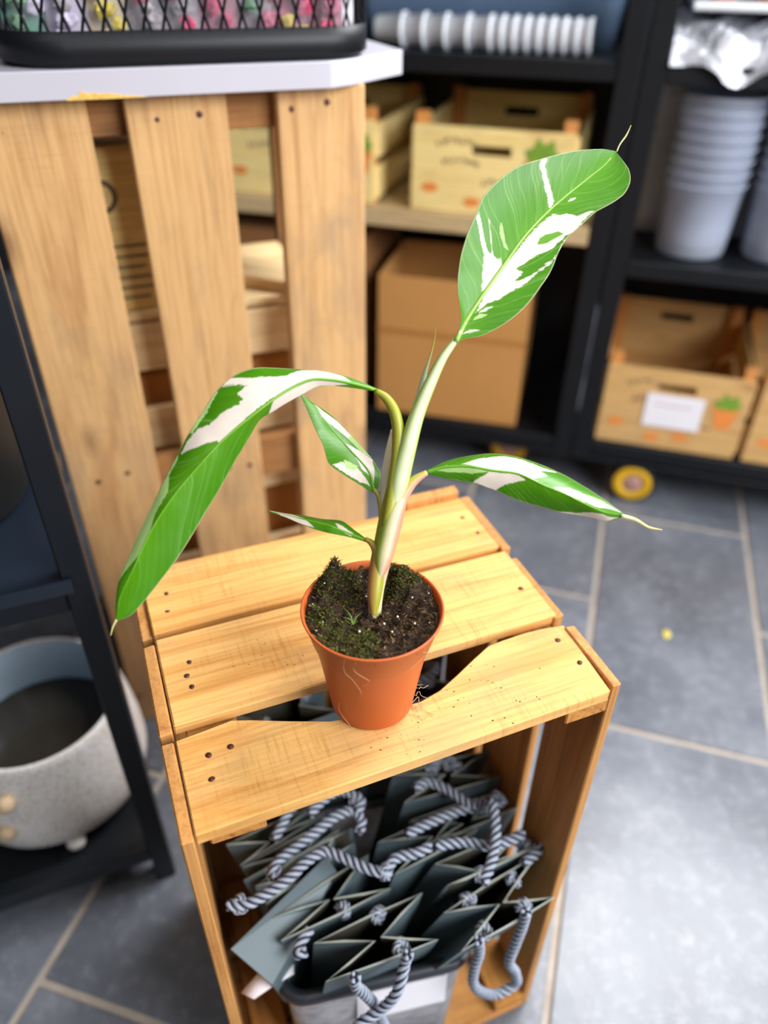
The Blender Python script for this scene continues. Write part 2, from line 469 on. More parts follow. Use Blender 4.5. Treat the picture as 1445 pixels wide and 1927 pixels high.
LEAVES={"upright":{"rows":[[[0.2273,0.1274,0.8171],[0.2272,0.1271,0.8167],[0.2281,0.1267,0.8167]],[[0.231,0.1308,0.8235],[0.2317,0.1305,0.8212],[0.2355,0.1263,0.8185]],[[0.234,0.1345,0.8299],[0.2364,0.1338,0.8258],[0.2433,0.1248,0.8192]],[[0.2345,0.1392,0.8363],[0.2411,0.1367,0.8297],[0.2509,0.1245,0.8213]],[[0.2351,0.1437,0.8424],[0.2467,0.1396,0.8343],[0.2581,0.1248,0.8238]],[[0.2366,0.1484,0.8493],[0.2523,0.1425,0.8387],[0.2658,0.1254,0.8272]],[[0.2388,0.1523,0.8555],[0.2571,0.145,0.8423],[0.2723,0.1266,0.8305]],[[0.2422,0.1573,0.8617],[0.2629,0.1478,0.8468],[0.2797,0.129,0.8347]],[[0.2462,0.1617,0.8676],[0.2687,0.1506,0.8512],[0.286,0.1318,0.8388]],[[0.2506,0.1659,0.8733],[0.2736,0.1531,0.8549],[0.2924,0.135,0.8435]],[[0.2558,0.1699,0.8793],[0.2793,0.156,0.8593],[0.2987,0.1382,0.8482]],[[0.2606,0.1738,0.8848],[0.2853,0.1588,0.864],[0.3042,0.142,0.8532]],[[0.2657,0.1779,0.8908],[0.2908,0.1613,0.8679],[0.3091,0.1463,0.8584]],[[0.2724,0.1811,0.8954],[0.2966,0.1637,0.8715],[0.315,0.1502,0.8641]],[[0.2801,0.1838,0.8998],[0.3034,0.1661,0.8757],[0.3211,0.153,0.8683]],[[0.288,0.1857,0.9035],[0.3099,0.1682,0.8794],[0.329,0.1548,0.8724]],[[0.2963,0.1871,0.9066],[0.316,0.1701,0.8826],[0.336,0.1568,0.8762]],[[0.3052,0.1872,0.9085],[0.3233,0.1719,0.8863],[0.3436,0.1587,0.8801]],[[0.3137,0.1872,0.9099],[0.3298,0.1736,0.8895],[0.3519,0.1594,0.8829]],[[0.3237,0.1877,0.9113],[0.3367,0.1752,0.8927],[0.3597,0.1602,0.8858]],[[0.3326,0.1881,0.9122],[0.3442,0.1769,0.8963],[0.3673,0.162,0.8896]],[[0.3428,0.188,0.913],[0.3507,0.1784,0.8993],[0.3732,0.1662,0.8955]],[[0.352,0.1877,0.9131],[0.3582,0.18,0.9029],[0.375,0.172,0.9013]],[[0.3615,0.1869,0.9128],[0.3645,0.1822,0.9065],[0.3733,0.1785,0.9063]],[[0.3709,0.1853,0.9113],[0.3708,0.1851,0.911],[0.371,0.185,0.911]]],"polys":[["w",[[0.638,0.175],[0.645,0.35],[0.665,0.463],[0.667,0.7],[0.713,0.925],[0.657,0.938],[0.598,1.0],[0.575,0.913],[0.555,0.913],[0.517,0.812],[0.478,0.613],[0.443,0.45],[0.41,0.363],[0.378,0.288],[0.383,0.45],[0.362,0.463],[0.33,0.413],[0.383,0.65],[0.43,0.775],[0.458,0.838],[0.485,0.975],[0.552,0.975],[0.562,1.0],[0.52,1.0],[0.453,0.9],[0.413,0.763],[0.372,0.7],[0.335,0.638],[0.31,0.55],[0.275,0.463],[0.225,0.35],[0.193,0.225],[0.143,0.137],[0.245,0.012],[0.345,0.025],[0.448,0.062],[0.555,0.088]]],["g",[[0.517,0.363],[0.547,0.413],[0.58,0.675],[0.58,0.838],[0.522,0.613],[0.5,0.4]]],["w",[[0.435,-0.963],[0.403,-0.775],[0.348,-0.487],[0.305,-0.375],[0.225,-0.1],[0.238,-0.05],[0.307,-0.037],[0.355,-0.025],[0.38,-0.15],[0.367,-0.188],[0.372,-0.3],[0.41,-0.475],[0.482,-0.812],[0.478,-0.8],[0.408,-0.5],[0.37,-0.325],[0.37,-0.425],[0.393,-0.625],[0.425,-0.812],[0.458,-0.95]]],["w",[[0.745,-0.963],[0.77,-0.988],[0.745,-0.838],[0.725,-0.575],[0.703,-0.287],[0.685,-0.062],[0.655,0.0],[0.652,-0.05],[0.677,-0.212],[0.693,-0.412],[0.718,-0.712],[0.728,-0.875]]],["p",[[0.448,-0.425],[0.487,-0.5],[0.47,-0.4],[0.44,-0.262],[0.42,-0.087],[0.42,-0.188]]],["w",[[0.17,0.338],[0.208,0.413],[0.185,0.275],[0.145,0.2]]],["w",[[0.04,0.325],[0.077,0.413],[0.105,0.75],[0.065,0.575]]],["p",[[0.115,0.213],[0.152,0.263],[0.17,0.475],[0.15,0.413],[0.12,0.25]]],["w",[[0.728,0.137],[0.745,0.213],[0.728,0.263],[0.71,0.188]]]]},"arching":{"rows":[[[0.1754,0.1346,0.7881],[0.1746,0.1346,0.7877],[0.1744,0.1341,0.787]],[[0.1662,0.1413,0.7918],[0.1649,0.1378,0.791],[0.1648,0.1371,0.7888]],[[0.1572,0.1473,0.7947],[0.1549,0.1409,0.794],[0.1547,0.1404,0.7907]],[[0.1466,0.1533,0.7968],[0.1449,0.1433,0.7962],[0.1451,0.143,0.7921]],[[0.1366,0.1581,0.7977],[0.1345,0.1451,0.7973],[0.1353,0.1443,0.7916]],[[0.125,0.1619,0.7986],[0.1239,0.1446,0.7954],[0.1255,0.1436,0.7884]],[[0.1145,0.1652,0.7996],[0.1141,0.1429,0.7926],[0.1157,0.1429,0.785]],[[0.1031,0.1685,0.8],[0.1046,0.1406,0.7891],[0.106,0.1418,0.7812]],[[0.0917,0.1696,0.7978],[0.0952,0.1379,0.7852],[0.0967,0.1405,0.7775]],[[0.0814,0.1672,0.7937],[0.0858,0.1362,0.7805],[0.09,0.1378,0.7707]],[[0.0724,0.1631,0.7882],[0.0774,0.1344,0.776],[0.0836,0.1347,0.7637]],[[0.0638,0.1575,0.7811],[0.0683,0.1322,0.7708],[0.077,0.1319,0.7569]],[[0.056,0.1523,0.7749],[0.0605,0.1297,0.7658],[0.0704,0.1286,0.7495]],[[0.0486,0.1477,0.768],[0.0522,0.1274,0.7597],[0.0639,0.125,0.7426]],[[0.0414,0.1424,0.7603],[0.0448,0.1253,0.7541],[0.0574,0.1218,0.736]],[[0.0341,0.1376,0.7531],[0.0366,0.1228,0.7477],[0.0508,0.1186,0.7296]],[[0.0275,0.1325,0.746],[0.0298,0.1202,0.7419],[0.0438,0.1149,0.7224]],[[0.021,0.1281,0.7381],[0.0223,0.1174,0.7346],[0.0375,0.1114,0.7165]],[[0.014,0.1238,0.73],[0.0163,0.1147,0.7282],[0.0303,0.1077,0.7099]],[[0.0078,0.1196,0.7225],[0.01,0.1111,0.7206],[0.0235,0.1046,0.7043]],[[0.0015,0.1149,0.7143],[0.0038,0.1072,0.7127],[0.0158,0.1015,0.6982]],[[-0.0051,0.1105,0.7063],[-0.0015,0.1044,0.7057],[0.0087,0.0982,0.6931]],[[-0.0104,0.1056,0.6985],[-0.008,0.1011,0.6974],[0.0013,0.0951,0.688]],[[-0.0139,0.0994,0.6898],[-0.0128,0.0975,0.6898],[-0.0069,0.0924,0.683]],[[-0.0161,0.0926,0.6812],[-0.0159,0.0926,0.6812],[-0.0158,0.0923,0.681]]],"polys":[["w",[[0.06,-0.062],[0.088,-0.875],[0.135,-1.0],[0.185,-0.9],[0.225,-0.587],[0.278,-0.65],[0.32,-0.775],[0.36,-1.0],[0.388,-0.988],[0.35,-0.762],[0.328,-0.613],[0.36,-0.587],[0.352,-0.412],[0.372,-0.375],[0.42,-0.5],[0.46,-0.587],[0.497,-0.825],[0.508,-0.825],[0.53,-0.887],[0.57,-0.863],[0.52,-0.463],[0.46,-0.1],[0.465,0.025],[0.41,-0.025],[0.352,-0.037],[0.28,-0.05],[0.305,0.963],[0.265,1.0],[0.198,1.0],[0.155,0.925],[0.115,1.0],[0.077,0.5]]],["p",[[0.575,-1.0],[0.628,-0.95],[0.718,-1.0],[0.792,-1.0],[0.87,-0.95],[0.907,-1.0],[0.895,-0.85],[0.818,-0.037],[0.76,0.0],[0.713,-0.412],[0.652,-0.387],[0.623,-0.863],[0.583,-0.887]]],["p",[[0.403,-1.0],[0.468,-1.0],[0.522,-0.988],[0.512,-0.887],[0.46,-0.85],[0.403,-0.95]]]]},"rear":{"rows":[[[0.1606,0.105,0.7273],[0.1619,0.1045,0.7273],[0.1629,0.1032,0.7262]],[[0.1584,0.1072,0.7288],[0.1624,0.1075,0.7292],[0.1652,0.1067,0.7275]],[[0.1558,0.1096,0.7305],[0.1629,0.1109,0.7315],[0.1679,0.1105,0.7294]],[[0.1537,0.1116,0.7319],[0.1633,0.1141,0.7336],[0.1703,0.1144,0.7312]],[[0.1513,0.1137,0.7333],[0.1632,0.1171,0.7352],[0.1715,0.1182,0.7324]],[[0.1486,0.116,0.7349],[0.1626,0.1202,0.7367],[0.1715,0.1228,0.7339]],[[0.1461,0.1183,0.7364],[0.1614,0.1237,0.7383],[0.1711,0.1275,0.7353]],[[0.1441,0.1202,0.7378],[0.16,0.1273,0.7399],[0.1706,0.1318,0.7362]],[[0.1416,0.1226,0.7395],[0.1584,0.1309,0.7415],[0.1694,0.1366,0.7374]],[[0.1396,0.1261,0.7406],[0.157,0.1343,0.7429],[0.168,0.1402,0.7391]],[[0.1383,0.1292,0.7418],[0.1558,0.1373,0.7441],[0.1668,0.1435,0.7406]],[[0.138,0.1324,0.7435],[0.1546,0.1406,0.7454],[0.1653,0.1473,0.7424]],[[0.1382,0.1359,0.7458],[0.1532,0.1441,0.747],[0.1637,0.1512,0.7443]],[[0.1384,0.1394,0.7482],[0.1517,0.1478,0.7486],[0.1623,0.1546,0.7458]],[[0.1384,0.1425,0.75],[0.1503,0.1512,0.7502],[0.1609,0.1581,0.7473]],[[0.1379,0.146,0.752],[0.1493,0.1543,0.7514],[0.1592,0.1619,0.7491]],[[0.1373,0.1496,0.7541],[0.1482,0.1577,0.753],[0.1573,0.1658,0.7509]],[[0.137,0.1533,0.7555],[0.1468,0.1609,0.7552],[0.1551,0.1677,0.7532]],[[0.1368,0.1574,0.7573],[0.1454,0.1641,0.7573],[0.1528,0.1695,0.7553]],[[0.1366,0.1616,0.7592],[0.1441,0.1669,0.7592],[0.1499,0.1717,0.7576]],[[0.1364,0.1654,0.7608],[0.1428,0.1697,0.7609],[0.1471,0.1737,0.7597]],[[0.1363,0.1695,0.7626],[0.1411,0.1728,0.7629],[0.1444,0.1754,0.7615]],[[0.1361,0.1737,0.7646],[0.1396,0.1756,0.7646],[0.1415,0.1774,0.7635]],[[0.1358,0.1776,0.7662],[0.1377,0.1786,0.7663],[0.139,0.1793,0.7657]],[[0.1352,0.1818,0.7679],[0.1359,0.1815,0.7679],[0.1366,0.1813,0.768]]],"polys":[["w",[[0.037,0.1],[0.22,-0.237],[0.362,0.025],[0.475,0.088],[0.398,0.425],[0.28,0.963],[0.155,0.413]]],["w",[[0.355,-0.637],[0.242,-0.35],[0.19,-0.387],[0.06,-0.387],[0.135,-0.863],[0.288,-0.912],[0.38,-0.938]]],["w",[[0.895,0.688],[0.79,0.625],[0.662,0.9],[0.512,0.95],[0.5,0.488],[0.642,0.25],[0.76,-0.087]]],["p",[[0.5,0.488],[0.512,0.95],[0.38,1.0],[0.29,1.0],[0.367,0.575]]],["p",[[0.36,-0.512],[0.258,-0.275],[0.238,-0.5],[0.297,-0.738]]]]},"drooping":{"rows":[[[0.1948,0.0937,0.7439],[0.1947,0.0933,0.7433],[0.1951,0.0925,0.7425]],[[0.2007,0.0941,0.7456],[0.1997,0.0913,0.7453],[0.1996,0.0893,0.7419]],[[0.2068,0.0943,0.7473],[0.2048,0.0892,0.7472],[0.2044,0.0858,0.7411]],[[0.2124,0.0941,0.7483],[0.2094,0.0867,0.7484],[0.2086,0.0829,0.7408]],[[0.2191,0.0934,0.7491],[0.2147,0.0837,0.7493],[0.2136,0.0798,0.7405]],[[0.2251,0.0927,0.7495],[0.2192,0.0808,0.7499],[0.2186,0.0766,0.7402]],[[0.231,0.0918,0.7497],[0.2236,0.0776,0.75],[0.2225,0.0737,0.7397]],[[0.2374,0.0901,0.7501],[0.2288,0.0743,0.7495],[0.2277,0.0708,0.7381]],[[0.2428,0.0885,0.7499],[0.2332,0.0716,0.7491],[0.2324,0.068,0.7365]],[[0.2486,0.0863,0.7492],[0.238,0.0688,0.749],[0.2365,0.0654,0.7348]],[[0.2546,0.0837,0.7482],[0.2433,0.0659,0.7488],[0.2412,0.0621,0.7325]],[[0.2595,0.0814,0.747],[0.2474,0.0631,0.7483],[0.2457,0.0592,0.7306]],[[0.265,0.0784,0.7453],[0.2515,0.0596,0.7469],[0.2501,0.0567,0.7292]],[[0.2696,0.0743,0.7442],[0.2559,0.0559,0.745],[0.2551,0.0534,0.7282]],[[0.2734,0.0706,0.7432],[0.2596,0.0526,0.7434],[0.2595,0.0506,0.7274]],[[0.2778,0.0663,0.7417],[0.2637,0.0494,0.742],[0.264,0.0475,0.7265]],[[0.282,0.062,0.7402],[0.2683,0.0458,0.7404],[0.2689,0.0442,0.7254]],[[0.2853,0.0582,0.7387],[0.2723,0.0426,0.739],[0.2731,0.0416,0.7248]],[[0.2892,0.0536,0.7367],[0.276,0.0392,0.7373],[0.278,0.0387,0.7243]],[[0.292,0.0483,0.7357],[0.2805,0.0357,0.7352],[0.2826,0.0352,0.7244]],[[0.2943,0.0432,0.7347],[0.2843,0.0328,0.7335],[0.2863,0.032,0.7245]],[[0.2971,0.0376,0.7334],[0.2889,0.0295,0.7317],[0.2906,0.0281,0.7241]],[[0.2991,0.0327,0.7324],[0.2932,0.0267,0.7304],[0.2947,0.0248,0.7244]],[[0.3016,0.0272,0.731],[0.2984,0.0241,0.7298],[0.2991,0.0229,0.7264]],[[0.3037,0.022,0.7299],[0.3034,0.0217,0.7294],[0.3036,0.0212,0.7288]]],"polys":[["w",[[0.168,-0.175],[0.258,-0.575],[0.375,-0.85],[0.453,-0.85],[0.552,-0.8],[0.645,-0.95],[0.547,-0.537],[0.593,-0.487],[0.522,-0.062],[0.58,0.0],[0.45,0.0],[0.34,0.012],[0.25,-0.05]]],["w",[[0.625,-0.075],[0.703,-0.337],[0.81,-0.512],[0.917,-0.75],[0.988,-0.75],[0.873,-0.15],[0.71,-0.025]]],["w",[[0.307,0.1],[0.45,0.038],[0.495,0.137],[0.395,0.575],[0.343,1.0],[0.228,0.95],[0.288,0.35]]],["w",[[0.642,1.0],[0.758,0.863],[0.895,0.275],[0.975,0.763],[0.91,0.963],[0.768,1.0]]],["p",[[0.787,-0.5],[0.88,-0.787],[0.973,-0.662],[0.897,-0.562]]],["p",[[0.015,0.088],[0.11,-0.275],[0.088,-0.012],[0.208,0.025],[0.307,0.1],[0.228,0.475],[0.107,0.475]]]]},"low":{"rows":[[[0.1493,0.0852,0.7053],[0.1488,0.0848,0.7045],[0.1481,0.0845,0.7038]],[[0.147,0.0903,0.7059],[0.1453,0.0882,0.7052],[0.1443,0.0873,0.7046]],[[0.1443,0.0958,0.7067],[0.1414,0.0919,0.706],[0.1401,0.0902,0.7055]],[[0.1422,0.1009,0.7073],[0.1382,0.0951,0.7066],[0.1364,0.0927,0.706]],[[0.1396,0.1062,0.7078],[0.1344,0.0988,0.7075],[0.1319,0.0955,0.7064]],[[0.1358,0.1103,0.7071],[0.1307,0.1027,0.7081],[0.1278,0.0986,0.7065]],[[0.1309,0.1137,0.7064],[0.1276,0.1067,0.7078],[0.1244,0.1025,0.706]],[[0.127,0.1169,0.7058],[0.1237,0.1109,0.7075],[0.1204,0.1068,0.7058]],[[0.1226,0.1206,0.7056],[0.1195,0.1152,0.7071],[0.1172,0.1108,0.7056]],[[0.1181,0.1243,0.7055],[0.1159,0.1191,0.7066],[0.1135,0.1154,0.7058]],[[0.1142,0.1273,0.7052],[0.1121,0.1232,0.7062],[0.1102,0.1201,0.7057]],[[0.1093,0.1306,0.705],[0.1079,0.1276,0.706],[0.1068,0.1251,0.7056]],[[0.105,0.1336,0.7048],[0.1042,0.1316,0.7055],[0.1035,0.13,0.7052]],[[0.1005,0.1369,0.7048],[0.1,0.1358,0.705],[0.0996,0.1349,0.7048]],[[0.096,0.1402,0.7049],[0.096,0.1399,0.7045],[0.0959,0.1397,0.7042]]],"polys":[["w",[[1.0,-1.0],[0.83,-0.75],[0.642,-0.112],[0.517,0.85],[0.688,1.0],[0.863,1.0]]],["w",[[0.345,-0.512],[0.135,-0.287],[0.145,0.65],[0.285,0.025]]]]}}
TUBES={"stem":[[0.1459,0.0607,0.6511,0.00437],[0.1474,0.0648,0.6605,0.00472],[0.1502,0.0701,0.6722,0.0056],[0.1554,0.0767,0.6867,0.00684],[0.1604,0.081,0.6982,0.00753],[0.1675,0.0879,0.7139,0.00821],[0.1735,0.0939,0.7281,0.00782],[0.1781,0.0993,0.7407,0.00637]],"upright":[[0.1658,0.0826,0.7137,0.00142],[0.17,0.0879,0.7243,0.00459],[0.1738,0.0922,0.7335,0.00599],[0.1798,0.0991,0.7468,0.00633],[0.1849,0.104,0.7573,0.00596],[0.1955,0.1134,0.7762,0.0049],[0.2076,0.121,0.7937,0.00402],[0.219,0.1266,0.8083,0.00296],[0.2283,0.129,0.8177,0.00191],[0.2322,0.1299,0.8227,0.00104]],"arching":[[0.1573,0.0744,0.7042,0.00106],[0.1615,0.0806,0.7141,0.00352],[0.1675,0.0884,0.7268,0.0044],[0.1731,0.0964,0.7395,0.0044],[0.1792,0.1064,0.7551,0.00422],[0.1829,0.1163,0.7692,0.00404],[0.1823,0.1237,0.7781,0.00369],[0.179,0.1298,0.784,0.00299],[0.174,0.1345,0.7873,0.00193]],"rear":[[0.1544,0.0744,0.6912,0.00071],[0.1587,0.0847,0.7051,0.00161],[0.1622,0.0919,0.7147,0.00179],[0.1639,0.0975,0.7216,0.00197],[0.1639,0.1026,0.7269,0.00179],[0.1625,0.106,0.7294,0.00126]],"drooping":[[0.1502,0.0636,0.6873,0.00141],[0.1546,0.0693,0.6961,0.00528],[0.1619,0.0776,0.7095,0.00634],[0.1698,0.0856,0.7229,0.00582],[0.1786,0.0908,0.7332,0.00423],[0.187,0.093,0.7396,0.003],[0.195,0.0931,0.7432,0.00177]],"low":[[0.1418,0.0523,0.6674,0.00176],[0.1448,0.0591,0.6762,0.00459],[0.1486,0.0661,0.6857,0.0053],[0.1523,0.0731,0.6952,0.00425],[0.1529,0.0785,0.701,0.00283],[0.1511,0.0827,0.7042,0.00213],[0.1484,0.0857,0.7055,0.00142]],"spear":[[0.1864,0.1081,0.7525,0.00284],[0.195,0.1187,0.7694,0.00302],[0.2032,0.1272,0.7836,0.00249],[0.2096,0.1342,0.7949,0.0016],[0.2161,0.14,0.8048,0.00071],[0.2201,0.1445,0.8118,0.00053],[0.2228,0.1487,0.8179,0.00027]],"sheath":[[0.1646,0.0893,0.7114,0.00179],[0.1667,0.0977,0.7229,0.00286],[0.1711,0.1063,0.7358,0.00322],[0.1765,0.1157,0.7502,0.00215],[0.1814,0.1234,0.7623,0.00036]],"bract":[[0.1821,0.1094,0.7485,0.00143],[0.185,0.114,0.7556,0.00125],[0.1875,0.1178,0.7617,0.00018]],"tipA":[[0.3716,0.1848,0.9111,0.00055],[0.3751,0.1873,0.9149,0.00055],[0.381,0.1898,0.9198,0.00065],[0.3861,0.1931,0.9253,0.00028]],"tipB":[[0.3017,0.0221,0.729,0.00138],[0.3108,0.0182,0.7259,0.00138],[0.3188,0.0133,0.7211,0.00104],[0.3279,0.01,0.7188,0.00035]],"tipC":[[-0.0159,0.0929,0.6816,0.00084],[-0.0187,0.0914,0.6784,0.00067],[-0.0215,0.0887,0.6735,0.00033]]}
BAGS={"L1":[[0.0766,0.0295,0.3],[0.1869,0.0356,0.3],[0.1831,-0.0086,0.3],[0.0764,-0.0049,0.3],[0.1278,0.0115,0.3],[0.1365,0.0126,0.3]],"L2":[[0.0479,0.0643,0.3],[0.1522,0.0899,0.3],[0.1608,0.0507,0.3],[0.0494,0.0421,0.3],[0.1008,0.0616,0.3],[0.1075,0.0611,0.3]],"L4":[[0.0401,0.1004,0.298],[0.1354,0.1269,0.298],[0.1446,0.1078,0.298],[0.0455,0.0809,0.298],[0.0807,0.0946,0.298],[0.104,0.0999,0.298]],"L5":[[0.0325,0.1224,0.3],[0.1267,0.1384,0.3],[0.1477,0.1227,0.3],[0.0309,0.1089,0.3],[0.0768,0.118,0.3],[0.0956,0.1166,0.3]],"L6":[[0.023,0.1508,0.3],[0.1173,0.1595,0.3],[0.1254,0.1485,0.3],[0.031,0.1248,0.3],[0.0633,0.1382,0.3],[0.0787,0.1444,0.3]],"R1":[[0.1977,0.0111,0.3],[0.3093,0.0289,0.3],[0.303,-0.0139,0.3],[0.198,-0.0252,0.3],[0.2492,-0.0005,0.3],[0.2551,-0.0001,0.3]],"R2":[[0.2087,0.0557,0.303],[0.3079,0.0555,0.303],[0.3189,0.0353,0.303],[0.2109,0.0323,0.303],[0.2475,0.0326,0.303],[0.2617,0.0374,0.303]],"R3":[[0.1657,0.0984,0.3],[0.262,0.1021,0.3],[0.2666,0.0747,0.3],[0.1685,0.0616,0.3],[0.2186,0.0846,0.3],[0.2234,0.0821,0.3]],"R4":[[0.2047,0.1094,0.298],[0.3083,0.1057,0.298],[0.3175,0.082,0.298],[0.2095,0.0796,0.298],[0.2547,0.0869,0.298],[0.2676,0.0883,0.298]],"R5":[[0.2054,0.1569,0.312],[0.3177,0.148,0.312],[0.3139,0.1142,0.312],[0.2046,0.1228,0.312],[0.2574,0.1382,0.312],[0.2648,0.1339,0.312]]}
ROPES={"L1":[[[0.1475,-0.02,0.3264],[0.1453,-0.02,0.315],[0.1343,-0.02,0.2933],[0.1153,-0.02,0.2646],[0.098,-0.02,0.2551],[0.0884,-0.02,0.2327],[0.0863,-0.02,0.1776],[0.109,-0.02,0.1097],[0.131,-0.02,0.1134],[0.1302,-0.02,0.1697],[0.123,-0.02,0.2155],[0.1164,-0.02,0.252],[0.1062,-0.02,0.2866],[0.0986,-0.02,0.311],[0.0988,-0.02,0.3254]]],"L2":[[[0.0683,0.0278,0.295],[0.061,0.0282,0.295],[0.0663,0.0359,0.295],[0.0769,0.0443,0.295]]],"L4":[[[0.0117,0.0783,0.326],[0.0236,0.0727,0.326],[0.0462,0.0747,0.326],[0.0681,0.081,0.326],[0.0949,0.0927,0.326],[0.1078,0.095,0.326],[0.1253,0.0803,0.326],[0.1409,0.0642,0.326],[0.1556,0.0552,0.326],[0.1674,0.0628,0.326],[0.1941,0.061,0.326],[0.2061,0.0627,0.326]]],"L5":[[[0.0556,0.0893,0.32],[0.0618,0.1006,0.32],[0.0873,0.1124,0.32],[0.1119,0.1219,0.32],[0.1368,0.1296,0.32],[0.149,0.1286,0.32],[0.1542,0.1147,0.32],[0.1481,0.1043,0.32]]],"L6":[[[0.0682,0.1331,0.31],[0.0793,0.144,0.31],[0.0917,0.1581,0.31],[0.1048,0.1641,0.31]],[[0.1076,0.1396,0.322],[0.1255,0.1498,0.322],[0.145,0.1534,0.322],[0.154,0.1459,0.322],[0.1609,0.1361,0.322],[0.1528,0.1233,0.322]]],"R1":[[[0.2167,-0.022,0.3007],[0.2203,-0.022,0.2744],[0.2183,-0.022,0.2428],[0.2197,-0.022,0.2087],[0.2318,-0.022,0.1753],[0.2562,-0.022,0.1484],[0.2722,-0.022,0.1516],[0.2708,-0.022,0.182],[0.2591,-0.022,0.2164],[0.2609,-0.022,0.2569],[0.264,-0.022,0.2898],[0.2641,-0.022,0.3172]]],"R2":[[[0.2112,0.0613,0.325],[0.2369,0.0554,0.325],[0.2595,0.0431,0.325],[0.2814,0.0405,0.325],[0.2972,0.0421,0.325]],[[0.2905,0.0251,0.302],[0.3015,0.0284,0.302],[0.3124,0.0324,0.302],[0.3137,0.0367,0.302]]],"R3":[[[0.1903,0.0842,0.322],[0.2115,0.0869,0.322],[0.2417,0.0888,0.322],[0.266,0.087,0.322],[0.2804,0.0879,0.322],[0.2945,0.0877,0.322],[0.296,0.0793,0.322]]],"R4":[[[0.2797,0.0772,0.338],[0.2725,0.0572,0.338],[0.262,0.0376,0.338],[0.2462,0.0186,0.338],[0.2323,0.0068,0.338]]],"R5":[[[0.2169,0.1261,0.325],[0.2302,0.129,0.325],[0.2436,0.1184,0.325],[0.2573,0.0967,0.325],[0.2638,0.0821,0.325]],[[0.2418,0.1528,0.305],[0.2544,0.1594,0.305],[0.2686,0.1583,0.305],[0.2777,0.1476,0.305],[0.2687,0.1424,0.305]]]}
KNOTS={"L1":[[0.1505,0.0005,0.292],[0.1407,0.0353,0.292]],"L2":[[0.112,0.0518,0.292]],"L4":[[0.0225,0.0752,0.324],[0.1565,0.056,0.324]],"L5":[[0.0596,0.0971,0.318]],"L6":[[0.1577,0.1369,0.318]],"R1":[[0.273,-0.0077,0.292],[0.2272,-0.0139,0.292],[0.2766,0.019,0.292],[0.226,0.0165,0.292]],"R2":[[0.3025,0.0441,0.295],[0.2482,0.0323,0.295]],"R3":[[0.2749,0.0855,0.322]],"R4":[[0.2891,0.0824,0.328]],"R5":[[0.2522,0.1551,0.308],[0.2693,0.1507,0.308]]}
FLATBAG=[[0.0054,0.0539,0.3],[0.1118,0.1033,0.3],[0.1158,0.0889,0.3],[0.032,0.0244,0.3]]
NAILS={"front":[[0.0207,0.0531],[0.0191,0.0341],[0.0366,0.0549],[0.3049,0.0603],[0.3076,0.0337]],"mid":[[0.0231,0.1428],[0.0196,0.1298],[0.0207,0.1178],[0.3075,0.1249]],"back":[[0.0187,0.2278],[0.0167,0.2063],[0.3052,0.2348],[0.309,0.2083]]}
REARNAILS=[[-0.0323,0.8745],[0.009,0.8769],[0.1132,0.8786],[0.1565,0.8814],[0.2543,0.8817],[0.2943,0.8865],[-0.027,0.4677],[0.0102,0.4728],[-0.0474,0.0597],[0.1392,0.4512],[0.1684,0.4488]]
# ------------------------------------------------------------------ the setting
SH = math.atan2(-0.62, 0.7846)            # floor tiles and shelving share this bearing
def SW(s, t, z=0.0):
    return Vector((s * 0.7846 + t * 0.62, -s * 0.62 + t * 0.7846, z))

floor = obj('floor', box_mesh('floor', 9.0, 9.0, 0.06, M['grout'], 0))
floor.location = SW(0.6, 0.6, -0.0335)
floor.rotation_euler = (0, 0, SH)
tag(floor, 'dark slate tiled shop floor with pale grout lines', kind='structure')
TW, TL, GR = 0.301, 0.60, 0.010
tile_me = box_mesh('tile', TW - GR, TL - GR, 0.008, M['slate'], 0.0012)
for c in range(-9, 11):
    off = 0.052 if c % 2 == 0 else 0.352
    for r in range(-4, 7):
        s = 0.2775 + c * TW + TW / 2 - 0.6
        t = off + r * TL + TL / 2 - 0.6
        tl = obj('tile', tile_me, floor)
        tl.location = (s, t, 0.0335 - 0.004 + rng.uniform(-0.0003, 0.0001))
wl = obj('wall_back', box_mesh('wall_back', 6.0, 0.1, 2.8, M['wall'], 0))
wl.location = SW(0.9, 2.55, 1.4); wl.rotation_euler = (0, 0, SH); tag(wl, 'charcoal wall behind the shelving', kind='structure')
wl = obj('wall_left', box_mesh('wall_left', 0.1, 4.4, 2.8, M['wall'], 0))
wl.location = SW(-2.05, 0.3, 1.4); wl.rotation_euler = (0, 0, SH); tag(wl, 'charcoal side wall of the shop', kind='structure')

# ------------------------------------------------------------------ near crate
H = 0.575
cr = empty('wooden_crate', (0, 0, 0))
tag(cr, 'upended wooden crate full of gift bags, carrying the potted plant', 'crate')
front_poly = [(0.0012, -0.0025), (0.15, -0.001), (0.314, 0.0012), (0.3185, 0.0737), (0.30, 0.0765), (0.284, 0.0775), (0.262, 0.0765),
              (0.249, 0.0752), (0.23, 0.066), (0.212, 0.0567), (0.194, 0.0482), (0.176, 0.0437), (0.14, 0.0455), (0.108, 0.051), (0.08, 0.062),
              (0.054, 0.073), (0.042, 0.0772), (0.02, 0.075), (0.0015, 0.0735)]
s_front = obj('slat', prism('slat', front_poly, -0.0055, 0.0055, M['crate'], 0.0008), cr, Matrix.Translation((0, 0, H - 0.0055)))
tag(s_front, 'front slat with a wavy waney inner edge')
s_mid = board('slat', cr, (0.002, 0.0865, H - 0.0115), (0.3200, 0.1765, H), 'x', M['crate'], 0.0012, 0.0005)
s_back = board('slat', cr, (0.0012, 0.1825, H - 0.0115), (0.3215, 0.2665, H + 0.0002), 'x', M['crate'], 0.0012, 0.0005)
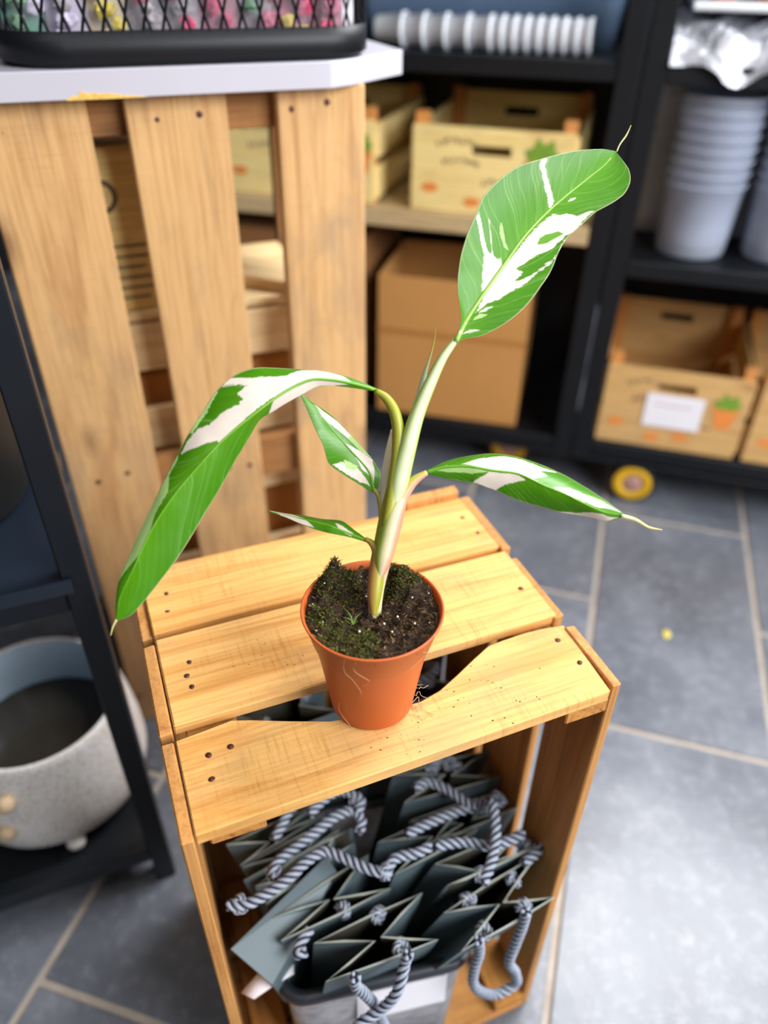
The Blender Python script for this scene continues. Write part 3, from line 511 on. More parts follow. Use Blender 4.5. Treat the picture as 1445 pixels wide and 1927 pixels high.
for x0, x1 in ((0.0095, 0.047), (0.279, 0.3165)):
    board('batten', cr, (x0, 0.003, H - 0.0265), (x1, 0.264, H - 0.0118), 'y', M['crate_end'], 0.0012, 0.0006)
    board('batten', cr, (x0, 0.003, 0.0118), (x1, 0.264, 0.0265), 'y', M['crate_end'], 0.0012, 0.0006)
for y0, y1, dz in ((-0.004, 0.0745, -0.001), (0.0815, 0.172, 0.0), (0.184, 0.262, -0.004)):
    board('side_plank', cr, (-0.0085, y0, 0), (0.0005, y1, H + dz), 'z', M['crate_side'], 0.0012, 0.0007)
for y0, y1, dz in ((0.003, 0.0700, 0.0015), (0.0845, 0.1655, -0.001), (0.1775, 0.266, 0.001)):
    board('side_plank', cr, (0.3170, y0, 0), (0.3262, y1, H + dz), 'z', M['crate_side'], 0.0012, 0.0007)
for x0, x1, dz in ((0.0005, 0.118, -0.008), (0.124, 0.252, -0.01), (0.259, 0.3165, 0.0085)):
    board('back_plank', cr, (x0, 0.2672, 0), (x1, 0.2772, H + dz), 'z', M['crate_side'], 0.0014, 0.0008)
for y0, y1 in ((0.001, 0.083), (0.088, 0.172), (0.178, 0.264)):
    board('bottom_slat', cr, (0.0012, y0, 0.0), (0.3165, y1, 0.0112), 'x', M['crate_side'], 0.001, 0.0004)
nail_me = lathe('nail', [(0.0001, 0.0), (0.0023, 0.0), (0.0026, 0.0003), (0.0021, 0.0009), (0.0001, 0.0011)], M['nail'], 10)
for k, sl in (('front', s_front), ('mid', s_mid), ('back', s_back)):
    inv = sl.matrix_basis.inverted()
    for x, y in NAILS[k]:
        n = obj('nail', nail_me, sl)
        n.location = inv @ Vector((x, y, H - 0.0004))
        n.rotation_euler = (rng.uniform(-.3, .3), rng.uniform(-.3, .3), rng.uniform(0, 3))

# ------------------------------------------------------------------ potted plant
PX, PY = 0.1435, 0.0590
pl = empty('potted_plant', (PX, PY, H))
tag(pl, 'young banana plant with white and green variegated leaves in a terracotta pot', 'plant')
HP = 0.094
pot = obj('flower_pot', lathe('flower_pot', [(0.0005, 0.0), (0.026, 0.0), (0.0288, 0.0006), (0.0302, 0.0028), (0.0340, 0.030), (0.0372, 0.052), (0.0397, 0.0665),
    (0.0402, 0.0678), (0.0416, 0.0702), (0.0468, HP - 0.003), (0.0478, HP - 0.002), (0.0482, HP - 0.0008), (0.0476, HP), (0.0464, HP - 0.0008), (0.0452, HP - 0.004), (0.0418, 0.072),
    (0.039, 0.066), (0.034, 0.04), (0.0295, 0.004), (0.0005, 0.003)], M['pot'], 72), pl)
tag(pot, 'terracotta-coloured plastic pot')

def soil_h(x, y):
    r = math.hypot(x, y)
    h = HP - 0.0085 - 0.003 * math.cos(r * 60)
    h += 0.017 * math.exp(-(((x + 0.016) / 0.013) ** 2 + ((y - 0.032) / 0.012) ** 2)) + 0.007 * math.exp(-(((x + 0.013) / 0.005) ** 2 + ((y - 0.038) / 0.005) ** 2))
    h += 0.012 * math.exp(-(((x - 0.030) / 0.013) ** 2 + ((y - 0.018) / 0.020) ** 2))
    h += 0.006 * math.exp(-(((x + 0.030) / 0.012) ** 2 + ((y - 0.010) / 0.014) ** 2))
    h += 0.0025 * math.sin(x * 420 + 1.3) * math.sin(y * 380) + 0.0016 * math.sin(x * 900) * math.cos(y * 1100 + 2)
    return h
V, Fc = [(0, 0, soil_h(0, 0))], []
NR, NA = 30, 96
for i in range(1, NR + 1):
    for j in range(NA):
        a = 2 * PI * j / NA
        r = 0.0446 * i / NR
        x, y = r * math.cos(a), r * math.sin(a)
        V.append((x, y, soil_h(x, y) + rng.uniform(-0.0006, 0.0006)))
for j in range(NA):
    Fc.append((0, 1 + j, 1 + (j + 1) % NA))
for i in range(NR - 1):
    for j in range(NA):
        Fc.append((1 + i*NA + j, 1 + (i+1)*NA + j, 1 + (i+1)*NA + (j+1) % NA, 1 + i*NA + (j+1) % NA))
soil = obj('soil', mesh_of('soil', V, Fc, M['soil'], True), pl)

def set_pigment(me, cols):
    at = me.color_attributes.new('pigment', 'FLOAT_COLOR', 'POINT')
    at.data.foreach_set('color', np.array(cols, dtype=np.float32).ravel())

def strands(n, place, cols, lmin, lmax, w):
    V, Fc, Cc = [], [], []
    for _ in range(n):
        p, lift = place()
        c = rng.choice(cols)
        a = rng.uniform(0, 2 * PI); L = rng.uniform(lmin, lmax)
        d = Vector((math.cos(a), math.sin(a), rng.uniform(-0.2, 0.9) * lift)).normalized()
        sd = d.cross(Vector((rng.uniform(-1, 1), rng.uniform(-1, 1), 1))).normalized() * w * rng.uniform(0.6, 1.6)
        bend = Vector((rng.uniform(-1, 1), rng.uniform(-1, 1), rng.uniform(-0.6, 0.5))) * L * 0.3
        b = len(V)
        q = p + d * L * 0.5 + bend
        e = p + d * L
        V += [p - sd, p + sd, q + sd, q - sd, e]
        Fc += [(b, b + 1, b + 2, b + 3), (b + 3, b + 2, b + 4)]
        Cc += [c] * 5
    return V, Fc, Cc
def disc():
    while True:
        x, y = rng.uniform(-.047, .047), rng.uniform(-.047, .047)
        if math.hypot(x, y) < 0.0438:
            return x, y
def on_soil():
    x, y = disc()
    k = min(1.0, 0.0440 / max(1e-6, math.hypot(x, y)))
    return Vector((x, y, soil_h(x * k, y * k) - 0.0002)), 1.0
peat = [lin(46, 32, 22), lin(60, 42, 28), lin(34, 24, 18), lin(78, 56, 36), lin(104, 78, 48), lin(128, 98, 60)]
moss = [lin(66, 76, 28), lin(88, 98, 36), lin(52, 64, 32), lin(116, 124, 48), lin(74, 64, 28), lin(44, 52, 22)]
V, Fc, Cc = strands(9000, on_soil, peat, 0.0014, 0.0045, 0.00022)
me = mesh_of('peat_fibre', V, Fc, M['soil_bits']); set_pigment(me, Cc)
tag(obj('peat_fibre', me, soil), kind='stuff')
def on_moss():
    while True:
        x, y = disc()
        if (math.hypot(x + 0.024, y + 0.020) < 0.020 or math.hypot(x + 0.014, y - 0.030) < 0.018 or math.hypot(x - 0.026, y - 0.022) < 0.018
                or math.hypot(x + 0.034, y - 0.004) < 0.010):
            k = min(1.0, 0.0440 / max(1e-6, math.hypot(x, y)))
            return Vector((x, y, soil_h(x * k, y * k) + 0.0004)), 1.5
V, Fc, Cc = strands(5200, on_moss, moss, 0.0012, 0.0034, 0.00026)
me = mesh_of('moss', V, Fc, M['soil_bits']); set_pigment(me, Cc)
tag(obj('moss', me, soil), 'dark green moss', kind='stuff')
bm = bmesh.new()
for _ in range(34):
    x, y = disc()
    k = min(1.0, 0.043 / max(1e-6, math.hypot(x, y)))
    x *= k; y *= k
    bmesh.ops.create_icosphere(bm, subdivisions=1, radius=rng.uniform(0.0003, 0.0011), matrix=Matrix.Translation((x, y, soil_h(x, y) + 0.0012)))
tag(obj('perlite', bm_mesh('perlite', bm, plain('perlite', lin(226, 214, 200), 0.8), True), soil), kind='stuff')
V, Fc = [], []
def add_tube(C, r, k=5):
    v, f = tube_data(C, r, k)
    b = len(V); V.extend(v); Fc.extend(tuple(b + i for i in q) for q in f)
for a0, z0, dr, L in ((-2.3, HP - 0.002, 0.001, 0.050), (-2.15, HP - 0.003, 0.0012, 0.030), (-1.2, HP - 0.002, 0.001, 0.018), (-2.6, 0.03, 0.0015, 0.03)):
    P = []
    for i in range(9):
        u = i / 8
        z = z0 - L * u
        rr = np.interp(z, [0, 0.067, 0.071, HP], [0.0306, 0.0402, 0.0424, 0.0486]) + dr
        a = a0 + 0.22 * math.sin(u * 5 + a0) * u
        P.append((rr * math.cos(a), rr * math.sin(a), max(z, 0.002)))
    add_tube(catmull(P, 24), 0.00016, 4)
for k in range(7):
    a = rng.uniform(-0.9, 0.1); rr = 0.031
    P = [(rr * math.cos(a), rr * math.sin(a), 0.001)]
    for i in range(5):
        q = P[-1]
        P.append((q[0] + rng.uniform(-0.002, 0.006), q[1] + rng.uniform(-0.005, 0.003), 0.0006 + rng.uniform(0, 0.0012)))
    add_tube(catmull(P, 16), 0.00022, 4)
tag(obj('root_hair', mesh_of('root_hair', V, Fc, plain('root_hair', lin(196, 160, 124), 0.7)), pl), 'fine pale root hairs clinging to the pot', kind='stuff')

# leaves
WHITE, GREEN, DEEP, PALE = np.array(lin(230, 217, 204)), np.array(lin(86, 150, 6)), np.array(lin(42, 112, 2)), np.array(lin(178, 212, 132))
def in_poly(u, v, poly):
    inside = np.zeros(u.shape, bool)
    n = len(poly)
    for i in range(n):
        x1, y1 = poly[i]; x2, y2 = poly[(i + 1) % n]
        c = ((y1 > v) != (y2 > v)) & (u < (x2 - x1) * (v - y1) / (y2 - y1 + 1e-12) + x1)
        inside ^= c
    return inside
def make_leaf(key, nu, nv, bulge, label):
    d = LEAVES[key]
    rows = np.array(d['rows']) - np.array([PX, PY, H])
    n = len(rows)
    fl = rows.reshape(n, 9)
    t = np.linspace(0, 1, nu)
    k = np.linspace(0, 1, n)
    mgrad = np.gradient(fl, k, axis=0)
    i = np.clip(np.searchsorted(k, t, side='right') - 1, 0, n - 2)
    h = (k[i + 1] - k[i])[:, None]; x = ((t - k[i]) / (k[i + 1] - k[i]))[:, None]
    Q = ((2*x**3 - 3*x**2 + 1) * fl[i] + (x**3 - 2*x**2 + x) * h * mgrad[i] + (-2*x**3 + 3*x**2) * fl[i+1] + (x**3 - x**2) * h * mgrad[i+1]).reshape(nu, 3, 3)
    L, Mi, R_ = Q[:, 0], Q[:, 1], Q[:, 2]
    Tg = np.gradient(Mi, axis=0)
    Nn = np.cross(Tg, R_ - L); Nn /= np.linalg.norm(Nn, axis=1)[:, None] + 1e-9
    if (Nn[nu // 2] @ np.array(CF)) > 0:
        Nn = -Nn                                   # towards the upper surface seen in the photo
    vv = np.linspace(-1, 1, nv)
    P = np.zeros((nu, nv, 3))
    for j, v in enumerate(vv):
        e = L if v < 0 else R_
        a = abs(v)
        wdt = np.linalg.norm(e - Mi, axis=1)[:, None]
        P[:, j] = Mi + (e - Mi) * a + Nn * wdt * bulge * math.sin(PI * a)
    U_, V_ = np.meshgrid(t, vv, indexing='ij')
    hsh = np.sin(U_ * 713.1 + np.round((U_ - 0.16 * np.abs(V_)) * 260) * 12.9898) * 43758.5453
    jag = (np.sin(np.round((U_ - 0.17 * np.abs(V_)) * 170) * 78.233) * 43758.5453) % 1.0 - 0.5
    Vj = V_ + jag * 0.045                            # pigment edges break up along the side veins
    colr = np.zeros((nu, nv, 4)); colr[:] = GREEN
    tone = 0.5 + 0.5 * np.sin((U_ - 0.16 * np.abs(V_)) * 150)
    tone2 = (np.abs(V_) ** 0.7)[..., None]
    colr = colr * (1 - 0.55 * tone2) + DEEP * 0.55 * tone2
    colr *= (0.92 + 0.08 * tone)[..., None]
    vr = random.Random(len(key))
    w0 = U_ - 0.17 * np.abs(V_) + 0.02 * np.sin(V_ * 5)
    for _ in range(26 if key == 'upright' else 18):
        c0 = vr.uniform(-0.12, 0.98)
        k = (np.exp(-((w0 - c0) / 0.0016) ** 2) * vr.uniform(0.15, 0.45))[..., None]
        colr = colr * (1 - k) + PALE * k
    for cls, poly in d['polys']:
        m = in_poly(U_, np.where(np.abs(V_) > 0.05, Vj, V_), poly)
        colr[m] = {'w': WHITE, 'p': PALE, 'g': GREEN * 0.9 + PALE * 0.1}[cls]
    rim = np.abs(V_) > 0.975
    colr[rim] = colr[rim] * 0.5 + np.array(lin(214, 200, 160)) * 0.5
    colr[..., 3] = 1
    F_ = [(a * nv + b, (a + 1) * nv + b, (a + 1) * nv + b + 1, a * nv + b + 1) for a in range(nu - 1) for b in range(nv - 1)]
    me = mesh_of('leaf', P.reshape(-1, 3), F_, M['leaf'], True)
    set_pigment(me, colr.reshape(-1, 4))
    uvl = me.uv_layers.new(name='UVMap')
    idx = np.zeros(len(me.loops), int); me.loops.foreach_get('vertex_index', idx)
    uv = np.stack([U_.ravel(), V_.ravel() * 0.5 + 0.5], 1)[idx]
    uvl.data.foreach_set('uv', uv.astype(np.float32).ravel())
    o = obj('leaf', me, pl)
    tag(o, label)
    so = o.modifiers.new('thickness', 'SOLIDIFY'); so.thickness = 0.00045; so.offset = 0
    rr = np.interp(np.linspace(0, 1, 60), [0, 0.15, 0.6, 1], [0.0019, 0.0014, 0.0009, 0.0003] if key == 'upright' else [0.0012, 0.0009, 0.0006, 0.0002])
    mi = np.stack([np.interp(np.linspace(0, 0.97, 60), t, Mi[:, c]) for c in range(3)], 1)
    nn = np.stack([np.interp(np.linspace(0, 0.97, 60), t, Nn[:, c]) for c in range(3)], 1)
    vt, ft = tube_data(mi + nn * 0.0001 , rr, 8)
    m2 = mesh_of('midrib', vt, ft, M['stem'], True)
    set_pigment(m2, [lin(150, 188, 84) if key == 'upright' else lin(112, 172, 44)] * len(vt))
    obj('midrib', m2, o)
    return o
make_leaf('upright', 300, 141, -0.03, 'tall upright leaf with white splashes along the midrib')
make_leaf('arching', 340, 121, 0.05, 'long leaf arching over and hanging to the left')
make_leaf('rear', 160, 81, 0.05, 'small twisted leaf behind the arching one')
make_leaf('drooping', 260, 121, 0.10, 'leaf spreading to the right')
make_leaf('low', 120, 61, 0.08, 'smallest leaf low on the stem')

def stalk(name, key, fn, k=14, n=48, label=None, par=None):
    P = np.array(TUBES[key]); P[:, :3] -= np.array([PX, PY, H])
    Q = catmull(P, n)
    C3, rad = Q[:, :3], np.maximum(Q[:, 3], 0.00015)
    V, Fc = tube_data(C3, rad, k)
    cols = []
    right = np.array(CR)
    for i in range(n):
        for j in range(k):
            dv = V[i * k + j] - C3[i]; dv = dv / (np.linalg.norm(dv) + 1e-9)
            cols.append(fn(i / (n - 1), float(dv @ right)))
    me = mesh_of(name, V, Fc, M['stem'], True)
    set_pigment(me, cols)
    return tag(obj(name, me, par or pl), label)
def blend(*st):
    def f(x):
        for (a, ca), (b, cb) in zip(st, st[1:]):
            if x <= b:
                k = max(0.0, min(1.0, (x - a) / (b - a)))
                return tuple(ca[q] * (1 - k) + cb[q] * k for q in range(4))
        return st[-1][1]
    return f
CRM, OLV, PNK, LIME, WGR = lin(226, 214, 178), lin(164, 164, 56), lin(214, 158, 126), lin(160, 190, 60), lin(216, 226, 178)
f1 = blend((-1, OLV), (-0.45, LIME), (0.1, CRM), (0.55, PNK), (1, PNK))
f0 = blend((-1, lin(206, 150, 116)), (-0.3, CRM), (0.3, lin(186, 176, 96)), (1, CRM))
def stem_col(u, s):
    a, b = f0(s), f1(s)
    k = max(0, min(1, (u - 0.25) / 0.25))
    return tuple(a[q] * (1 - k) + b[q] * k for q in range(4))
st = stalk('stem', 'stem', stem_col, 20, 60, 'pale stem flushed pink')
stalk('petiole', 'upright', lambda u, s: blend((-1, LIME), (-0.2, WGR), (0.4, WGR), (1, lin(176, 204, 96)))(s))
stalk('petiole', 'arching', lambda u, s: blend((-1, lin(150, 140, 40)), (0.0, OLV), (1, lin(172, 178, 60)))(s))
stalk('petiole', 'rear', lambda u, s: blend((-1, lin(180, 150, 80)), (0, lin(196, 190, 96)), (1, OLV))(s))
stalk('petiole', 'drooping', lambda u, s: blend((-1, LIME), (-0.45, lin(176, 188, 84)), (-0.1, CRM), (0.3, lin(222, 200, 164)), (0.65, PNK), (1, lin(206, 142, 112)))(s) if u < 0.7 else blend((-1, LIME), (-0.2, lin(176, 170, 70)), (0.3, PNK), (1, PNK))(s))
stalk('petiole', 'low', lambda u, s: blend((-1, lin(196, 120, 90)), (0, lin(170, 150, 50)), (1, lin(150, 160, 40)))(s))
stalk('rolled_leaf', 'spear', lambda u, s: blend((0, WGR), (0.6, lin(196, 214, 176)), (0.85, lin(190, 180, 70)), (1, lin(196, 160, 60)))(u), 12, 48, 'new leaf still rolled into a spike')
stalk('sheath', 'sheath', lambda u, s: blend((0, CRM), (1, lin(236, 222, 196)))(u), 12, 32, 'cream papery sheath')
stalk('sheath', 'bract', lambda u, s: blend((0, CRM), (0.5, lin(230, 200, 180)), (1, lin(110, 60, 44)))(u), 8, 12)
for kk in ('tipA', 'tipB', 'tipC'):
    stalk('leaf_tip', kk, lambda u, s: blend((0, lin(206, 206, 150)), (1, lin(186, 170, 100)))(u), 8, 20, 'dry thread-like leaf tip')
# grass sprig in the soil
V, Fc = [], []
for a, L in ((1.9, 0.013), (0.4, 0.010), (2.6, 0.009), (0.9, 0.007)):
    bx, by = -0.014, -0.001
    P = [(bx, by, soil_h(bx, by) - 0.001), (bx + 0.3 * L * math.cos(a), by + 0.3 * L * math.sin(a), soil_h(bx, by) + 0.5 * L), (bx + L * math.cos(a) * 0.8, by + L * math.sin(a) * 0.8, soil_h(bx, by) + 0.6 * L)]
    v, f = tube_data(catmull(P, 10), np.linspace(0.0006, 0.0001, 10), 5)
    b = len(V); V += v; Fc += [tuple(b + i for i in q) for q in f]
obj('seedling', mesh_of('seedling', V, Fc, plain('seedling', lin(120, 160, 70), 0.5), True), soil)

# crumbs of soil scattered on the slats
V, Fc, Cc = [], [], []
def crumb(x, y, s):
    if 0.0775 < y < 0.0875 or not (0.003 < x < 0.31 and 0.0 < y < 0.174):
        return
    if y < 0.08 and y > np.interp(x, [p[0] for p in front_poly[3:]][::-1], [p[1] for p in front_poly[3:]][::-1]) - 0.001:
        return
    b = len(V)
    for i in range(6):
        a = i * PI / 3
        q = s * rng.uniform(0.4, 1.3)
        V.append((x + q * math.cos(a), y + q * math.sin(a) * 0.6, H - 0.0001))
    V.append((x, y, H + s * 0.7))
    c = rng.choice([lin(70, 44, 30), lin(92, 58, 36), lin(120, 80, 44)])
    Cc.extend([c] * 7)
    for i in range(6):
        Fc.append((b + i, b + (i + 1) % 6, b + 6))
for cx, cy, sd, n in ((0.085, 0.128, 0.017, 45), (0.065, 0.138, 0.010, 10), (0.10, 0.112, 0.012, 20), (0.20, 0.035, 0.022, 55), (0.155, 0.018, 0.012, 30), (0.245, 0.035, 0.02, 26), (0.12, 0.02, 0.02, 20), (0.2, 0.012, 0.05, 30)):
    for _ in range(n):
        crumb(rng.gauss(cx, sd), rng.gauss(cy, sd * 0.7), rng.choice([0.0003, 0.0004, 0.0004, 0.0006, 0.0011]))
me = mesh_of('soil_crumbs', V, Fc, M['soil_bits']); set_pigment(me, Cc)
tag(obj('soil_crumbs', me), 'scattered soil crumbs on the crate slats around the pot', 'soil crumbs', kind='stuff')

# ------------------------------------------------------------------ bin with gift bags inside the crate
BZ = 0.0115
bn = empty('storage_bin', (0.040, 0.0194, BZ), math.radians(-9.2))
tag(bn, 'grey woven-look plastic bin with dark rim standing inside the crate', 'bin')
def rrect(x0, x1, y0, y1, r, k=6):
    P = []
    for cx, cy, a0 in ((x1 - r, y0 + r, -PI / 2), (x1 - r, y1 - r, 0), (x0 + r, y1 - r, PI / 2), (x0 + r, y0 + r, PI)):
        for i in range(k + 1):
            a = a0 + PI / 2 * i / k
            P.append((cx + r * math.cos(a), cy + r * math.sin(a)))
    return P
def ring_loft(name, rings, mat, cap_bottom=True, parent=None, smooth=True, closed=False):
    V, Fc = [], []
    n = len(rings[0][0])
    for poly, z in rings:
        V += [(x, y, z) for x, y in poly]
    m = len(rings)
    for i in range(m - (0 if closed else 1)):
        i2 = (i + 1) % m
        for j in range(n):
            Fc.append((i*n + j, i*n + (j+1) % n, i2*n + (j+1) % n, i2*n + j))
    if cap_bottom:
        Fc.append(tuple(range(n))[::-1])
    return obj(name, mesh_of(name, V, Fc, mat, smooth), parent)
BWd, BDp, BH = 0.187, 0.185, 0.222
body = ring_loft('body', [(rrect(0.010, BWd - 0.010, 0.010, BDp - 0.01, 0.02), 0.0), (rrect(0.002, BWd - 0.002, 0.002, BDp - 0.002, 0.024), BH),
      (rrect(0.004, BWd - 0.004, 0.004, BDp - 0.004, 0.022), BH), (rrect(0.012, BWd - 0.012, 0.012, BDp - 0.012, 0.018), 0.004)], M['woven'], True, bn)
ring_loft('rim', [(rrect(-0.004, BWd + 0.004, -0.004, BDp + 0.004, 0.028), BH - 0.012), (rrect(-0.005, BWd + 0.005, -0.005, BDp + 0.005, 0.028), BH + 0.002),
      (rrect(0.005, BWd - 0.005, 0.005, BDp - 0.005, 0.021), BH + 0.002), (rrect(0.0035, BWd - 0.0035, 0.0035, BDp - 0.0035, 0.022), BH - 0.012)], M['bin_rim'], False, bn, closed=True)
lab = obj('label', box_mesh('label', 0.092, 0.0008, 0.070, M['paper'], 0), bn, Matrix.Translation((0.117, 0.0028, 0.166)) @ Matrix.Rotation(-0.038, 4, 'X'))
tag(lab, 'plain white label on the bin front')
PS = [(0.006, 0.037, 0.243), (0.016, 0.027, 0.244), (0.034, 0.030, 0.247), (0.056, 0.034, 0.245), (0.062, 0.056, 0.238), (0.045, 0.055, 0.246), (0.026, 0.046, 0.249)]
pp = obj('paper_slip', mesh_of('paper_slip', [Vector(p) - Vector((0.04, 0.04, 0.238)) for p in PS], [(0, 1, 6), (1, 2, 6), (2, 5, 6), (2, 3, 5), (3, 4, 5)], M['paper'], True))
pp.location = (0.04, 0.04, 0.238)
so = pp.modifiers.new('thickness', 'SOLIDIFY'); so.thickness = 0.0005
tag(pp, 'crumpled white paper slip poking out beside the bin', 'paper')

def rope_data(path, r=0.0052, pitch=0.024, n_per=1000):
    P = np.array(path, float)
    L = np.linalg.norm(np.diff(P, axis=0), axis=1).sum()
    n = max(24, int(L * n_per))
    C = catmull(P, n)
    T, N, B = frames(C)
    s = np.r_[0, np.cumsum(np.linalg.norm(np.diff(C, axis=0), axis=1))]
    V, Fc, Cc = [], [], []
    cl, cdk = lin(164, 172, 188), lin(30, 38, 54)
    for q in range(6):
        ph = 2 * PI * q / 6
        ang = ph + 2 * PI * s / pitch
        k = 0.62 if q % 2 == 0 else 0.56
        S = C + (r * k) * (np.cos(ang)[:, None] * N + np.sin(ang)[:, None] * B)
        v, f = tube_data(S, r * (0.40 if q % 2 == 0 else 0.34), 6)
        b = len(V); V += v; Fc += [tuple(b + i for i in g) for g in f]; Cc += [cl if q % 2 == 0 else cdk] * len(v)
    return V, Fc, Cc
def knot_path(c, r):
    ax = Vector((rng.uniform(-1, 1), rng.uniform(-1, 0.2), rng.uniform(0.2, 1))).normalized()
    u = ax.orthogonal().normalized(); w_ = ax.cross(u)
    return [Vector(c) + (u * math.cos(t) + w_ * math.sin(t)) * r * (1 + 0.15 * math.sin(3 * t)) + ax * (t / 9 - 0.6) * r * 0.9 for t in np.linspace(0, 11, 26)]
def gift_bag(key, label, dx, dy, zb):
    BL, BR, FR, FL, GL, GR_ = [Vector(p) for p in BAGS[key]]
    c = (BL + BR + FR + FL) / 4
    base = Vector((c.x + dx, c.y + dy, zb))
    o = empty('gift_bag', base)
    tag(o, label, 'bag', 'slate grey gift bags in the crate')
    loc = lambda p: Vector(p) - base
    ux = (BR - BL + FR - FL); ux.z = 0; wd = ux.length / 2; ux.normalize()
    uy = Vector((-ux.y, ux.x, 0))
    # top ring and a flattened bottom ring, in the same order
    top = [BL, BL.lerp(BR, 0.5) + uy * 0.002, BR, BR.lerp(GR_, 0.5), GR_, GR_.lerp(FR, 0.5), FR, FR.lerp(FL, 0.5) - uy * 0.002, FL, FL.lerp(GL, 0.5), GL, GL.lerp(BL, 0.5)]
    hb, db = wd * 0.5, 0.012
    bq = lambda a, b: base + ux * a + uy * b
    bot = [bq(-hb, db), bq(0, db), bq(hb, db), bq(hb * .85, db * .5), bq(hb * 0.7, 0), bq(hb * .85, -db * .5), bq(hb, -db), bq(0, -db), bq(-hb, -db), bq(-hb * .85, -db * .5), bq(-hb * 0.7, 0), bq(-hb * .85, db * .5)]
    V = [loc(p) for p in top]
    rows = 5
    for i in range(1, rows):
        k = i / (rows - 1)
        V += [loc(top[j].lerp(bot[j], k)) for j in range(12)]
    Fc = [(i*12 + j, i*12 + (j+1) % 12, (i+1)*12 + (j+1) % 12, (i+1)*12 + j) for i in range(rows - 1) for j in range(12)]
    Fc.append(tuple(range((rows-1)*12, rows*12)))
    bm = bmesh.new()
    vs = [bm.verts.new(v) for v in V]
    for f in Fc:
        bm.faces.new([vs[i] for i in f])
    bmesh.ops.recalc_face_normals(bm, faces=bm.faces)
    me = bpy.data.meshes.new('bag_body'); bm.to_mesh(me); bm.free()
    for m in ('bag', 'bag_in', 'bag_edge'):
        me.materials.append(M[m])
    b = obj('bag_body', me, o)
    so = b.modifiers.new('paper', 'SOLIDIFY'); so.thickness = 0.0018; so.offset = -1
    so.material_offset = 1; so.material_offset_rim = 2
    for path in ROPES.get(key, []):
        v, f, cc = rope_data([loc(p) for p in path])
        me = mesh_of('handle', v, f, M['rope'], True); set_pigment(me, cc)
        h = obj('handle', me, o)
        tag(h, 'twisted grey rope handle')
    for kp in KNOTS.get(key, []):
        v, f, cc = rope_data(knot_path(loc(kp), 0.0050), 0.0036, 0.014, 1300)
        me = mesh_of('knot', v, f, M['rope'], True); set_pigment(me, cc)
        obj('knot', me, o)
    return o
for _i in range(2, 6):
    ROPES['L1'][0][_i][1] -= 0.011
BAGS['L7'] = [[0.048, 0.246, 0.38], [0.160, 0.252, 0.385], [0.166, 0.206, 0.38], [0.052, 0.200, 0.378], [0.085, 0.223, 0.378], [0.128, 0.228, 0.38]]
BAGS['R6'] = [[0.186, 0.232, 0.375], [0.300, 0.238, 0.38], [0.304, 0.196, 0.375], [0.190, 0.190, 0.373], [0.224, 0.212, 0.374], [0.268, 0.216, 0.376]]
KNOTS['L7'] = [[0.085, 0.214, 0.384], [0.135, 0.238, 0.386]]
ROPES['R6'] = [[[0.215, 0.236, 0.372], [0.222, 0.222, 0.392], [0.245, 0.205, 0.396], [0.268, 0.206, 0.393], [0.282, 0.222, 0.386], [0.276, 0.236, 0.372]]]
KNOTS['R6'] = [[0.262, 0.205, 0.388]]
gift_bag('L7', 'grey gift bag at the very back left, seen through the gap beside the pot', 0.005, -0.005, 0.05)
gift_bag('R6', 'grey gift bag at the very back right, its rope knot seen through the wavy gap', -0.02, 0.0, 0.05)
gift_bag('L1', 'open grey gift bag at the front left, its rope handles crossing over the white label', 0.0, 0.055, 0.05)
gift_bag('L2', 'open grey gift bag directly behind the front left one', 0.012, 0.05, 0.05)
gift_bag('L4', 'grey gift bag on the left whose rope loops over the middle of the pile', 0.02, 0.04, 0.05)
gift_bag('L5', 'grey gift bag second from the back on the left side of the bin', 0.03, 0.04, 0.05)
gift_bag('L6', 'rearmost grey gift bag on the left, half under the front slat', 0.035, 0.03, 0.05)
gift_bag('R1', 'open grey gift bag at the front right, one rope handle hanging in a loop', -0.055, 0.06, 0.05)
gift_bag('R2', 'grey gift bag directly behind the front right one', -0.055, 0.05, 0.05)
gift_bag('R3', 'grey gift bag in the middle of the pile, tilted to the left', -0.02, 0.035, 0.05)
gift_bag('R4', 'grey gift bag second from the back on the right, rope hanging over its mouth', -0.045, 0.03, 0.05)
gift_bag('R5', 'rearmost open grey gift bag on the right with a bunched rope knot', -0.045, 0.01, 0.05)
fb = [Vector(p) for p in FLATBAG]
fo = empty('gift_bag', (0.06, 0.075, 0.06))
tag(fo, 'flat folded grey gift bag leaning out at the left of the pile', 'bag', 'slate grey gift bags in the crate')
q = [fb[0] + Vector((0, 0, -0.004)), fb[1], fb[2] + Vector((0, 0, -0.004)), fb[3] + Vector((0, 0.0, -0.03))]
me = mesh_of('bag_body', [p - Vector((0.06, 0.075, 0.06)) for p in q + [p + Vector((0.012, 0.02, -0.10)) for p in (q[3], q[2])]], [(0, 1, 2, 3), (3, 2, 5, 4)], M['bag'])
b = obj('bag_body', me, fo)
so = b.modifiers.new('paper', 'SOLIDIFY'); so.thickness = 0.004
